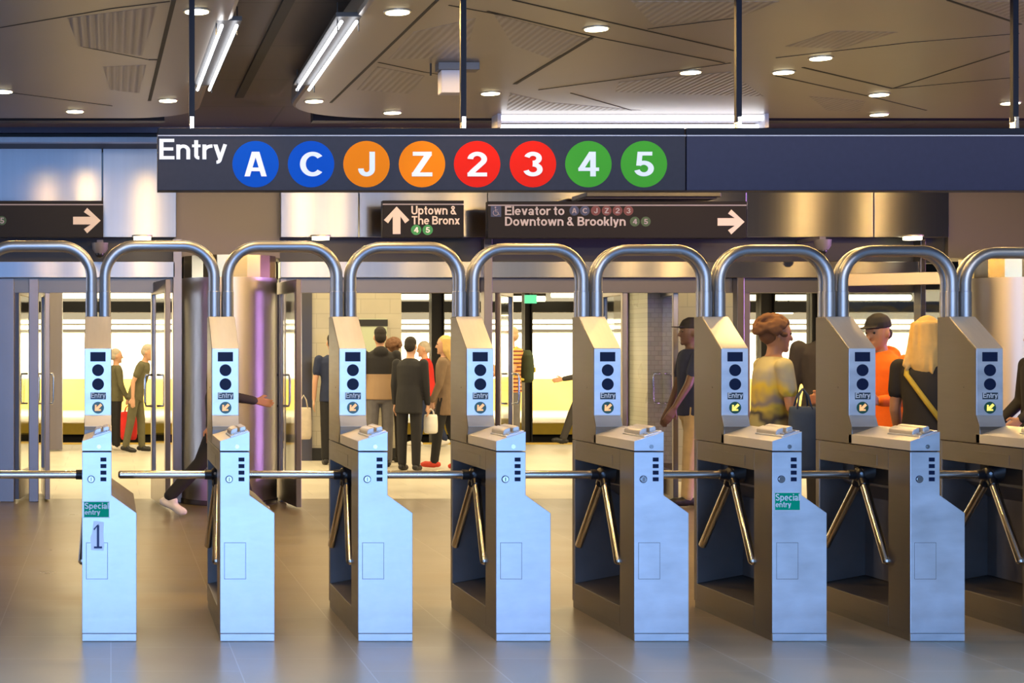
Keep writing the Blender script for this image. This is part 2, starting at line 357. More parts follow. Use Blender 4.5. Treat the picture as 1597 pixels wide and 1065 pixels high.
# concourse ceiling: two satin decks with rounded inner corners, dark upper deck between
def deck(x_in, x_out, y0, y1, rad, n=10):
    s = 1 if x_out > x_in else -1
    pts = [(x_in, y0)]
    for i in range(n + 1):
        t = PI / 2 * i / n
        pts.append((x_in + s * (rad - rad * math.cos(t)), y1 - rad + rad * math.sin(t)))
    pts += [(x_out, y1), (x_out, y0)]
    return pts
cl = struct(MB().poly_prism(deck(0.70, XL, 2.5, 13.2, 0.55), 'z', CEIL, CEIL + 0.16).build('ceiling', M['ceiling'], bevel=0.03))
cr = struct(MB().poly_prism(deck(1.39, XR, 2.5, 13.2, 0.8), 'z', CEIL, CEIL + 0.16).build('ceiling_deck', M['ceiling'], bevel=0.03))
up = struct(MB().box(XL, XR, 2.5, 16.5, 3.62, 3.72).build('ceiling_upper', M['upper']))
MB().box(1.03, 1.10, 5, 13.4, 3.6, 3.62).build('slot', M['blackmat'], up)
# joints between ceiling panels
def joint(a, b, w, parent, name='panel_joint'):
    (x0, y0), (x1, y1) = CP(*a), CP(*b); d = Vector((x1 - x0, y1 - y0)).normalized(); n = Vector((-d.y, d.x)) * w / 2
    MB().poly_prism([(x0 + n.x, y0 + n.y), (x1 + n.x, y1 + n.y), (x1 - n.x, y1 - n.y), (x0 - n.x, y0 - n.y)], 'z', CEIL - 0.0025, CEIL + 0.001).build(name, M['blackmat'], parent)
joint((271, 0), (233, 157), 0.026, cl); joint((0, 43), (175, 13), 0.010, cl); joint((175, 13), (265, 2), 0.010, cl)
joint((130, 73), (232, 93), 0.006, cl); joint((232, 93), (246, 93), 0.03, cl); joint((0, 142), (175, 165), 0.006, cl)
joint((682, 0), (516, 160), 0.020, cr); joint((590, 97), (660, 112), 0.010, cr); joint((660, 112), (700, 118), 0.006, cr)
joint((700, 8), (797, 26), 0.009, cr)
for a, b, w in (((800, 0), (1145, 79), .014), ((760, 17), (930, 58), .012), ((930, 58), (1130, 98), .010), ((803, 131), (925, 57), .03),
                ((840, 140), (960, 124), .012), ((960, 124), (1140, 98), .009), ((1010, 45), (1155, 27), .008), ((890, 145), (985, 172), .010),
                ((1252, 105), (1392, 138), .018), ((1392, 138), (1580, 78), .016), ((1392, 138), (1590, 120), .012), ((1210, 118), (1360, 151), .014),
                ((1360, 151), (1445, 172), .012), ((1478, 0), (1592, 38), .016), ((1210, 90), (1420, 66), .008), ((1420, 66), (1590, 52), .008)):
    joint(a, b, w, cr)
def ribs(pts, parent):
    q = [CP(*p) for p in pts]
    MB().poly_prism(q, 'z', CEIL - 0.0015, CEIL + 0.001).build('rib_panel', M['rib'], parent)
ribs([(105, 28), (245, 10), (222, 87), (122, 72)], cl); ribs([(160, 104), (228, 101), (218, 145), (172, 140)], cl)
ribs([(606, 92), (645, 50), (742, 28), (725, 90)], cr); ribs([(588, 104), (556, 140), (640, 146), (662, 118)], cr)
ribs([(795, 145), (860, 160), (1000, 172), (790, 172)], cr); ribs([(965, 128), (1140, 112), (1190, 150), (960, 143)], cr)
ribs([(770, 22), (925, 62), (860, 92), (800, 70)], cr); ribs([(985, 2), (1215, 2), (1160, 24), (1020, 40)], cr)
ribs([(1225, 72), (1300, 48), (1400, 50), (1310, 76)], cr); ribs([(1262, 150), (1350, 158), (1340, 174), (1290, 172)], cr)
ribs([(1500, 2), (1597, 2), (1597, 34)], cr)

# bulkhead and portal wall
struct(MB().box(XL, .45, 13.6, 13.75, 3.44, 3.62).box(1.7, XR, 13.6, 13.75, 3.44, 3.62).build('trim_1', M['soffit']))
b2 = struct(MB().box(XL, XR, 15.4, 16.2, PZ(222, 15.4), 4.0).build('wall_bulkhead', M['soffit']))
x_sign = PX(246, 15.3)
M['bluetrim'] = mat('painted_blue_grey_trim', (0.075, 0.09, 0.13), 0.35, 0.6)
MB().box(XL, PX(600, 15.3), 15.30, 15.40, PZ(207, 15.3), PZ(193, 15.3)).build('ledge', M['bluetrim'], b2)
MB().box(XL, PX(600, 15.3), 15.28, 15.40, PZ(222, 15.3), PZ(214, 15.3)).build('ledge', M['clad'], b2)
# cladding panels
tn = [2]
def trim(mb, m, bevel=0):
    o = struct(mb.build('trim_%d' % tn[0], m, bevel=bevel)); tn[0] += 1; return o
zc0, zc1 = PZ(370, 15.9), PZ(222, 15.9)
for a, b in ((-500, -60), (-60, 159), (160.5, 275), (438, 559), (560.5, 760), (761, 962), (963.5, 1164), (1165, 1362), (1363.5, 1480)):
    trim(MB().box(PX(a, 15.9), PX(b, 15.9), 15.9, 16.0, zc0, zc1), M['clad'], 0.004)
trim(MB().box(PX(275, 15.95), PX(438, 15.95), 16.05, 16.3, PZ(402, 16), zc1), M['taupe'])
trim(MB().box(PX(1487, 15.95), XR, 16.05, 16.3, PZ(402, 16), zc1), M['taupe'])
# dark transom band and steel header
zh0, zh1 = PZ(433, 16), PZ(408, 16)
for a, b in ((-1500, 273), (437, 1487)):
    trim(MB().box(max(XL, PX(a, 16)), PX(b, 16), 16.12, 16.25, zh1 - .01, zc0 + .02), M['soffit'])
    trim(MB().box(max(XL, PX(a, 16)), PX(b if b < 1000 else 1432, 16), 15.98, 16.2, zh0, zh1), M['clad'], 0.004)
    trim(MB().box(max(XL, PX(a, 16)), PX(b if b < 1000 else 1432, 16), 16.08, 16.2, PZ(456, 16), zh0), M['doordark'])

# round columns
def column(px, name):
    x = PX(px, 15.95); c = (x, 15.95 + 0.1)
    o = struct(MB().lathe([(0.475, 0.0), (0.475, PZ(431, 15.5))], 72, c).build(name, M['column'], smooth='auto'))
    n = 0
    MB().lathe([(0.470, PZ(431, 15.5)), (0.470, PZ(396, 15.5))], 20, c).build('capital', M['capital'], o)
    MB().lathe([(0.485, 0.0), (0.485, 0.05)], 72, c).build('base_ring', M['doordark'], o, smooth='auto')
    return o
column(358, 'round_column'); column(1586, 'round_column_steel')

# steel posts, jambs, wall pieces by photograph column, and the doors
def post(px0, px1, y0, depth, ptop, pbot=None, m=None):
    z1 = PZ(ptop, y0); z0 = 0 if pbot is None else PZ(pbot, y0)
    return trim(MB().box(PX(px0, y0), PX(px1, y0), y0, y0 + depth, z0, z1), m or M['doorsteel'], 0.004)
post(-1000, 22, 16.05, 0.25, 434); post(45, 60, 16.05, 0.08, 434)
post(270, 284, 15.98, 0.3, 372); post(437, 447, 16.05, 0.25, 434)
post(755, 768, 15.9, 0.14, 372); post(1150, 1161, 15.95, 0.12, 433); post(1436, 1444, 15.95, 0.14, 372)
post(1161, 1170, 16.1, 0.1, 433, m=M['taupe'])
def door(n, hinge_px, width, ang, yd=16.1, ztop=None, handle=True, m=None):
    """glazed swing door; ang: 0 closed along +X, positive swings away from the viewer"""
    zt = ztop or PZ(440, 16); m = m or M['doorsteel']
    e = empty('door_%d' % n, (PX(hinge_px, yd), yd, 0), kind='structure'); e.rotation_euler = (0, 0, math.radians(ang))
    f = MB(); st = 0.075
    f.box(0, st, -.025, .025, .02, zt); f.box(width - st, width, -.025, .025, .02, zt)
    f.box(st, width - st, -.025, .025, zt - .12, zt); f.box(st, width - st, -.025, .025, .02, .28)
    f.build('door_frame', m, e, bevel=.004)
    MB().box(st, width - st, -.004, .004, .28, zt - .12).build('pane', M['glass'], e)
    if handle:
        for s in (-1, 1):
            x = width - 0.12; h = MB()
            h.tube([(x, s * .025, .95), (x, s * .09, .95), (x, s * .10, .99), (x, s * .10, 1.22), (x, s * .09, 1.26), (x, s * .025, 1.26)], .012, 8)
            h.build('door_handle', M['chrome'], e, smooth=True)
    return e
door(1, 26, 0.95, 84); door(2, 74, 0.9, 95); door(3, 262, 0.95, 97, 15.3)
door(4, 466, 0.95, 96, 15.3); door(5, 776, 0.92, 68); door(6, 975, 0.9, 86)
door(7, 1308, 0.98, -32, 16.0, ztop=2.26, m=mat('bronze_door_steel', (0.42, 0.36, 0.26), 0.35, 1.0))
door(8, 1054, 0.9, 80, 16.2)
# tiled walls beyond the doors
w = struct(MB().box(PX(486, 22), PX(626, 22), 22, 22.5, 0, 2.95).build('wall_tiled', M['tile']))
MB().box(PX(486, 22), PX(626, 22), 21.98, 22, 0, .17).build('baseboard', M['blackmat'], w)
MB().box(PX(470, 22), PX(486, 22), 21.95, 22.4, 0, 2.95).build('end_panel', M['doordark'], w)
w2 = struct(MB().box(PX(1010, 17), PX(1052, 17), 17, 17.6, 0, 2.95).build('wall_mosaic', M['mosaic']))
MB().box(PX(1010, 17), PX(1052, 17), 16.98, 17, 0, .32).build('baseboard', M['taupe'], w2)
w3 = struct(MB().box(PX(976, 17.6), PX(1011, 17.6), 17.6, 18, 0, 2.95).build('wall_pier', M['taupe']))
w4 = struct(MB().box(PX(1053, 18.5), PX(1152, 18.5), 18.5, 18.9, 0, 2.95).build('wall_cream', M['tile']))
w5 = struct(MB().box(PX(76, 24), PX(97, 24), 24, 24.3, 0.02, 2.95).build('wall_steel', M['doorsteel']))
# poster on tiled wall
e = empty('poster', (PX(582, 21.95), 21.97, PZ(560, 21.95)), 'pale green notice with black heading strip on the cream tiled wall', 'poster')
zz = PZ(497, 21.95) - PZ(560, 21.95)
MB().box(-.19, .19, 0, .02, 0, zz).build('sheet', mat('pale_green_notice', (0.50, 0.56, 0.40), 0.6), e)
MB().box(-.2, .2, -.012, 0, zz - .1, zz - .01).build('heading_strip', M['blackmat'], e)

# iron columns and beams across the tracks
def ibeam(px, y, wpx, label):
    x = PX(px, y); h = wpx * y / F / 2
    e = MB().box(-h, h, -.012, .012, 0, 4.6).box(-h, -h + .02, -.12, .12, 0, 4.6).box(h - .02, h, -.12, .12, 0, 4.6).build('iron_column', M['ironcol'])
    e.location = (x, y, -1.2); tag(e, label, 'column')
ibeam(681, 29.3, 20, 'dark iron column between the tracks behind the blonde woman')
ibeam(822, 29.3, 12, 'dark iron column between the tracks behind the striped shirt')
ibeam(1194, 29.3, 22, 'dark iron column between the tracks behind the woman in yellow and grey')
ibeam(1268, 29.3, 12, 'dark iron column between the tracks beside the tall dark suited man')
trim(MB().box(XL - 10, XR + 16, 31.0, 31.4, PZ(487, 31), PZ(470, 31)), M['ironcol'])
trim(MB().box(XL - 10, XR + 16, 33.0, 33.3, PZ(452, 33), 3.4), M['ironcol'])
def strip_lamp(px0, px1, py, y, label, m, r=0.05):
    e = empty('strip_light', (PX((px0 + px1) / 2, y), y, PZ(py, y)), label, 'light', 'warm strip lights over the tracks')
    h = (px1 - px0) * y / F / 2
    MB().cyl((-h, 0, 0), (h, 0, 0), r, 10).build('tube', m, e, smooth=True)
    MB().box(-h, h, -.06, .06, r, r + .05).build('housing', M['taupe'], e)
    MB().cyl((-h * .6, 0, r + .05), (-h * .6, 0, 3.4 - PZ(py, y)), .012, 6).cyl((h * .6, 0, r + .05), (h * .6, 0, 3.4 - PZ(py, y)), .012, 6).build('hanger', M['ironcol'], e)
strip_lamp(90, 275, 461, 30, 'long warm strip light over the tracks beyond the numeral one turnstile', M['warmtube'])
strip_lamp(610, 745, 463, 30, 'warm strip light over the tracks beyond the people in dark jackets', M['warmtube'])
strip_lamp(775, 850, 466, 30, 'warm strip light over the tracks above the striped shirt', M['warmtube'])
strip_lamp(860, 905, 460, 30.4, 'short warm strip light over the tracks by the exit sign', M['warmtube'])
strip_lamp(1165, 1288, 464, 30, 'warm strip light over the tracks above the woman in yellow and grey', M['warmtube'])
strip_lamp(1320, 1420, 464, 30, 'warm strip light over the tracks above the orange hoodie', M['warmtube'])
strip_lamp(1205, 1236, 486, 34, 'small low warm lamp over the far platform beyond the woman in yellow', M['warmtube'])
strip_lamp(1395, 1428, 484, 34, 'small low warm lamp over the far platform beyond the orange hoodie', M['warmtube'])
e = empty('exit_sign', (PX(828, 25), 25, PZ(473, 25)), 'small green lit exit sign hung over the platform', 'sign')
MB().box(-.09, .09, 0, .05, 0, .13).build('panel', mat('green_exit_panel', (0.05, 0.4, 0.25), 0.4, emit=(0.1, 0.8, 0.45), estr=0.6), e)
MB().cyl((0, .025, .13), (0, .025, 2.95 - PZ(473, 25)), .012, 8).build('hanger', M['ironcol'], e)
for y in (28.2, 30.4):
    for dx in (0,):
        trim(MB().box(XL - 10, XR + 16, y, y + .07, -1.2, -1.05), M['rail'])

# ------------------------------------------------------------------ downlights and ceiling equipment
def spot(parent, power, col=(1.0, 0.61, 0.20), ang=180):
    d = bpy.data.lights.new('spot', 'SPOT'); d.energy = power; d.color = col; d.spot_size = math.radians(ang); d.spot_blend = 0.08; d.shadow_soft_size = 0.06
    o = bpy.data.objects.new('spot_lamp', d); COL.objects.link(o); o.parent = parent; o.location = (0, 0, -0.03)
DL = [(620, 18, 'above the start of the entry sign, beside the hanging rod'), (930, 44, 'at a dark panel joint high above the red route discs'),
      (1077, 112, 'above the long strip light, nearer its middle'), (1222, 112, 'paired below another one, past the third hanging rod'),
      (1280, 90, 'just above a paired one, past the third hanging rod'), (1371, 147, 'where four panel joints meet above the blank sign'),
      (1371, 178, 'at the ceiling edge below the meeting joints'), (765, 145, 'next to the white hanging box'),
      (307, 17, 'behind the first hanging rod, on the narrow deck strip'), (5, 142, 'cut by the frame edge on the plain deck'),
      (117, 173, 'on the ceiling edge above the steel cladding'), (262, 156, 'at the rounded deck corner near the first rod'),
      (490, 157, 'at the rounded deck corner below the slanting strip light'), (612, 175, 'on the ceiling edge below the ribbed panels'),
      (1576, 160, 'touching the fourth hanging rod')]
def downlight(x, y, z, where, power, grp='recessed downlights in the deck ceiling', r=0.066, ang=180):
    e = empty('downlight', (x, y, z), 'round warm recessed downlight ' + where, 'light', grp)
    MB().cyl((0, 0, -.006), (0, 0, 0), r + .012, 28).build('trim_ring', M['lampring'], e)
    MB().cyl((0, 0, -.010), (0, 0, -.004), r, 28).build('lens', M['lamp'], e)
    spot(e, power, ang=ang)
for px, py, wh in DL:
    x, y = CP(px, py); downlight(x, y, CEIL, wh, 80)
for x, y, wh in ((8.5, 12.0, 'past the fourth hanging rod, beyond the frame edge'), (9.3, 12.1, 'second past the fourth hanging rod, beyond the frame edge'), (7.3, 11.2, 'just past the fourth hanging rod, beyond the frame edge')):
    downlight(x, y, CEIL, wh, 90)
for x, wh in ((-.1, 'added over the numeral one turnstile, unseen above the frame'), (.55, 'added over the turnstile next to the numeral one, unseen above the frame'), (1.95, 'added over the turnstile before the violet door post, unseen above the frame')):
    downlight(x, 8.1, CEIL, wh, 30, ang=62)  # unseen narrow downlights, added to brighten the tower hoods
for px, wh in ((222, 'under the dark soffit above the second hoop'), (500, 'under the dark soffit above the third hoop'), (1423, 'under the dark soffit above the last full hoop')):
    z = zc0 + .0; y = 15.97
    e = empty('soffit_light', (PX(px, 15.85), 15.85, PZ(374, 15.85)), 'round warm light ' + wh, 'light', 'lights under the soffit')
    MB().cyl((0, 0, 0), (0, 0, .03), .085, 24).build('lens', M['lamp'], e)
    MB().cyl((0, 0, .03), (0, 0, .045), .1, 24).box(-.02, .02, 0, .27, .03, .045).build('trim_ring', M['lampring'], e)
# slanting fluorescent fixtures in the cove
def cove_lamp(a, b, label, dz=-0.03, side=1):
    z = CEIL + dz
    (x0, y0), (x1, y1) = CP(*a, z), CP(*b, z)
    e = empty('cove_light', (x0, y0, z), label, 'light', 'fluorescent lights in the ceiling cove')
    d = Vector((x1 - x0, y1 - y0, 0)); n = Vector((d.y, -d.x, 0)).normalized() * side
    for k in (0, 1):
        o = n * .085 * k
        MB().cyl(o, o + d, .010, 12).build('tube', M['tubelamp'], e, smooth=True)
    MB().poly_prism([tuple((p)[:2]) for p in (n * -.03, n * .115, n * .115 + d, n * -.03 + d)], 'z', .03, .055).build('reflector', M['soffit'], e)
    for t in (0.04, 0.96):
        q = d * t
        for k in (0, 1):
            o = n * (-.025 + .12 * k)
            MB().tube([q + o + Vector((0, 0, -.035)), q + o + Vector((0, 0, .13))], .004, 6).build('bracket', M['black'], e)
cove_lamp((482, 140), (556, 34), 'slanting twin fluorescent light along the curved deck edge above the route signs')
cove_lamp((308, 140), (346, 40), 'slanting twin fluorescent light beside the first hanging rod', side=-1)
# long fluorescent strip at the ceiling edge
yl = 12.95; x0, x1 = PX(780, yl), PX(1190, yl)
e = empty('edge_strip_light', ((x0 + x1) / 2, yl, 3.37), 'long white twin fluorescent strip at the ceiling edge above the entry sign', 'light')
h = (x1 - x0) / 2
MB().cyl((-h, 0, .0), (h, 0, .0), .022, 12).build('tube', M['edgetube'], e, smooth=True)
MB().cyl((-h, .1, -.055), (h, .1, -.055), .018, 12).build('tube', M['edgetube'], e, smooth=True)
MB().box(-h, h, .04, .16, -.02, .03).build('housing', M['equip'], e)
MB().box(h, h + .03, -.04, .16, -.08, .03).build('end_bracket', M['equip'], e); MB().box(-h - .03, -h, -.04, .16, -.08, .03).build('end_bracket', M['equip'], e)
# hanging white box
x, y = CP(712, 99)
e = empty('ceiling_speaker', (x, y, CEIL), 'small pale square box on a flat ceiling mount beside a hanging rod', 'speaker')
MB().box(-.13, .14, -.06, .06, -.05, 0).build('mount_plate', M['equipgrey'], e, bevel=.004)
MB().box(-.11, .055, -.05, .07, -.20, -.05).build('box', M['equip'], e, bevel=.006)
MB().cyl((-.17, 0, -.08), (-.17, 0, 0), .006, 8).build('bracket', M['black'], e)
def dome(px, py, label):
    e = empty('security_camera', (PX(px, 15.6), 15.6, PZ(py, 15.6)), label, 'camera', 'small grey units under the soffit')
    MB().loft([(0, 0, -.08, .05, .05), (0, 0, -.04, .075, .075), (0, 0, .02, .08, .08)], 16).build('housing', M['equipgrey'], e, smooth='auto')
    MB().ball((0, 0, -.085), .045).build('lens_dome', M['black'], e, smooth=True)
    MB().box(-.03, .03, 0, .52, .02, .05).build('arm', M['equipgrey'], e)
dome(156, 382, 'small grey camera under the soffit beside the arrow sign'); dome(1283, 377, 'small grey camera under the soffit past the elevator sign')

# ------------------------------------------------------------------ signs
def arrow(parent, cx, cz, size, mat_, direction, y, name='arrow'):
    """solid arrow with a thick chevron head"""
    s = size / 2; t = size * .14
    pts = [(-s, -t), (s * .30, -t), (-s * .28, -s * .86 + 0), (s * .10, -s * .86 - 0), (s, 0), (s * .10, s * .86), (-s * .28, s * .86), (s * .30, t), (-s, t)]
    pts = [(-s, -t), (s * .28, -t), (-s * .22, -s * .62), (s * .02, -s * .92), (s, 0), (s * .02, s * .92), (-s * .22, s * .62), (s * .28, t), (-s, t)]
    a = {'right': 0, 'up': PI / 2, 'downleft': PI * 1.25}[direction]
    pts = [(cx + p[0] * math.cos(a) - p[1] * math.sin(a), cz + p[0] * math.sin(a) + p[1] * math.cos(a)) for p in pts]
    return MB().poly_prism(pts, 'y', y - .0025, y).build(name, mat_, parent)
def bullet(parent, s, cx, cz, r, m, y, tm, name='route_disc'):
    d = MB().disc(cx, cz, r, y - .002, y, 40).build(name, m, parent)
    hw = r * {'A': .48, 'C': .48, 'J': .36, 'Z': .44, '2': .42, '3': .41, '4': .45, '5': .42}[s]
    text('letter', s, (cx - hw, cx + hw, cz - r * .53, cz + r * .53), y - .0035, tm, d, bold=.035)
    return d
YS = 8.4; K = F / YS
def R(px0, px1, py0, py1, Y): return (PX(px0, Y), PX(px1, Y), PZ(py1, Y), PZ(py0, Y))
def local(r, o): return (r[0] - o[0], r[1] - o[0], r[2] - o[1], r[3] - o[1])
# main entry sign
def signbox(name, label, px0, px1, py0, py1, Y, depth, face, rods=(), rail_px=12, cat='sign'):
    x0, z0 = PX(px0, Y), PZ(py1, Y); e = empty(name, (x0, Y, z0), label, cat)
    wd = PX(px1, Y) - x0; ht = PZ(py0, Y) - z0
    MB().box(0, wd, 0, depth, 0, ht).build('panel', face, e, bevel=.003)
    return e, x0, z0, wd, ht
e, x0, z0, wd, ht = signbox('entry_sign', 'long slate hanging sign reading Entry with eight coloured route discs', 246, 1069, 212, 297, YS, .12, M['sign'])
def railing(e, wd, ht):
    MB().box(0, wd, .01, .11, ht + .004, ht + .043).build('top_rail', M['rod'], e, bevel=.004)
    MB().box(0, wd, -.006, .12, ht - .001, ht + .004).build('face_edge', M['equip'], e)
railing(e, wd, ht)
r = local(R(248.5, 354, 219, 253, YS), (x0, z0))
text('lettering', 'Entry', (r[0], r[1], z0 * 0 + PZ(255.5, YS) - z0, PZ(216.5, YS) - z0), -.002, M['white'], e, bold=.028)
for s, px, m in (('A', 398.5, 'bluedisc'), ('C', 485, 'bluedisc'), ('J', 571.5, 'orangedisc'), ('Z', 658, 'orangedisc'), ('2', 744, 'reddisc'), ('3', 831, 'reddisc'), ('4', 917.5, 'greendisc'), ('5', 1004, 'greendisc')):
    bullet(e, s, PX(px, YS) - x0, PZ(256, YS) - z0, 36.2 / K, M[m], 0, M['white'])
def rod(e, x0, z0, px, py, Y):
    x = PX(px, Y) - x0; zb = PZ(py, Y) - z0
    o = MB().box(x - .0145, x + .0145, .045, .075, zb, CEIL + .1 - z0).build('hanger_rod', M['rod'], e)
    MB().box(x - .010, x + .010, .035, .085, zb - .045, zb + .025).cyl((x, .03, zb + .01), (x, .09, zb + .01), .008, 10).build('rod_clamp', M['chrome'], o)
for px in (300, 726): rod(e, x0, z0, px, 188, YS)
e, x0, z0, wd, ht = signbox('blank_sign', 'long blank navy hanging sign panel beside the entry sign', 1071, 1720, 212, 297, YS, .12, M['signblue'])
railing(e, wd, ht)
for px in (1158, 1592): rod(e, x0, z0, px, 188, YS)
# black direction signs
YD = 15.4
def dsign(name, label, px0, px1, py0, py1):
    e, x0, z0, wd, ht = signbox(name, label, px0, px1, py0, py1, YD, .1, M['signdark'])
    MB().box(0, wd, -.004, 0, ht - 7 * YD / F, ht - 5.2 * YD / F).build('stripe', M['dimtext'], e)
    MB().box(wd * .2, wd * .2 + .05, .1, .55, ht * .4, ht * .6).box(wd * .8 - .05, wd * .8, .1, .55, ht * .4, ht * .6).build('wall_bracket', M['blackmat'], e)
    return e, x0, z0, wd, ht
e, x0, z0, wd, ht = dsign('arrow_sign', 'black hanging sign with a white arrow and a small green disc', -160, 161, 313, 370)
arrow(e, PX(135.5, YD) - x0, PZ(344, YD) - z0, 43 * YD / F, M['offwhite'], 'right', 0)
d = MB().disc(PX(3, YD) - x0, PZ(344, YD) - z0, 7 * YD / F, -.002, 0, 24).build('route_disc', M['dimgreen'], e)
text('letter', '5', local(R(0, 6.5, 339.5, 348.5, YD), (x0, z0)), -.0035, M['dimtext'], d)
e, x0, z0, wd, ht = dsign('uptown_sign', 'small black sign reading Uptown and The Bronx with an upward arrow', 597, 723.5, 312.5, 370)
arrow(e, PX(618.5, YD) - x0, PZ(343.5, YD) - z0, 43 * YD / F, M['offwhite'], 'up', 0)
text('lettering', 'Uptown &', local(R(641.5, 712, 321, 337.5, YD), (x0, z0)), -.002, M['offwhite'], e, .03)
text('lettering', 'The Bronx', local(R(642, 717, 337, 350, YD), (x0, z0)), -.002, M['offwhite'], e, .03)
for s, px in (('4', 649), ('5', 667)): bullet(e, s, PX(px, YD) - x0, PZ(358.5, YD) - z0, 8 * YD / F, M['midgreen'], 0, M['white'])
e, x0, z0, wd, ht = dsign('elevator_sign', 'long black sign reading Elevator to Downtown and Brooklyn with wheelchair symbol', 761, 1164.5, 314, 371)
arrow(e, PX(1140, YD) - x0, PZ(346, YD) - z0, 42 * YD / F, M['offwhite'], 'right', 0)
text('lettering', 'Elevator to', local(R(787.5, 880, 321.5, 335.5, YD), (x0, z0)), -.002, M['greytext'], e, .03)
text('lettering', 'Downtown & Brooklyn', local(R(787.5, 975.5, 338, 355, YD), (x0, z0)), -.002, M['greytext'], e, .03)
for s, px, m in (('A', 895.5, 'dimblue'), ('C', 912, 'dimblue'), ('J', 929, 'dimred'), ('Z', 946, 'dimred'), ('2', 963, 'dimred'), ('3', 980, 'dimred')):
    bullet(e, s, PX(px, YD) - x0, PZ(328.5, YD) - z0, 7.6 * YD / F, M[m], 0, M['dimtext'])
for s, px in (('4', 990), ('5', 1007)): bullet(e, s, PX(px, YD) - x0, PZ(345.5, YD) - z0, 7.6 * YD / F, M['dimgreen'], 0, M['dimtext'])
r = local(R(765.5, 781.5, 321, 338, YD), (x0, z0))
pn = MB().box(r[0], r[1], -.002, 0, r[2], r[3]).build('wheelchair_plate', M['dimblue'], e, label='blue wheelchair symbol plate')
u = (r[1] - r[0]) / 16; cx, cz = r[0] + 7.5 * u, r[2] + 6.5 * u
mb = MB(); mb.ball((cx - .5 * u, -.003, cz + 8 * u), 1.3 * u, .004, 1.3 * u)
mb.tube([(cx - .5 * u, -.003, cz + 6 * u), (cx, -.003, cz + 1.2 * u), (cx + 3.4 * u, -.003, cz + 1 * u), (cx + 4.6 * u, -.003, cz - 3 * u), (cx + 6 * u, -.003, cz - 3 * u)], .55 * u, 6)
mb.tube([(cx - .2 * u, -.003, cz + 4 * u), (cx + 3 * u, -.003, cz + 4 * u)], .45 * u, 6)
mb.tube([(cx + 4 * u * math.cos(math.radians(a)), -.003, cz - .5 * u + 4 * u * math.sin(math.radians(a))) for a in range(120, 375, 15)], .5 * u, 6)
mb.build('wheelchair_symbol', M['dimtext'], pn)
e = empty('black_housing', (PX(1020, 15.3), 15.3, PZ(309, 15.3)), 'flat black housing on the steel cladding above the elevator sign', 'housing')
hw = 105 * 15.3 / F
MB().box(-hw, hw, 0, .5, .012, .06).build('case', M['black'], e, bevel=.008); MB().box(-hw, hw * .96, .05, .3, 0, .012).build('base_plate', M['blackmat'], e)

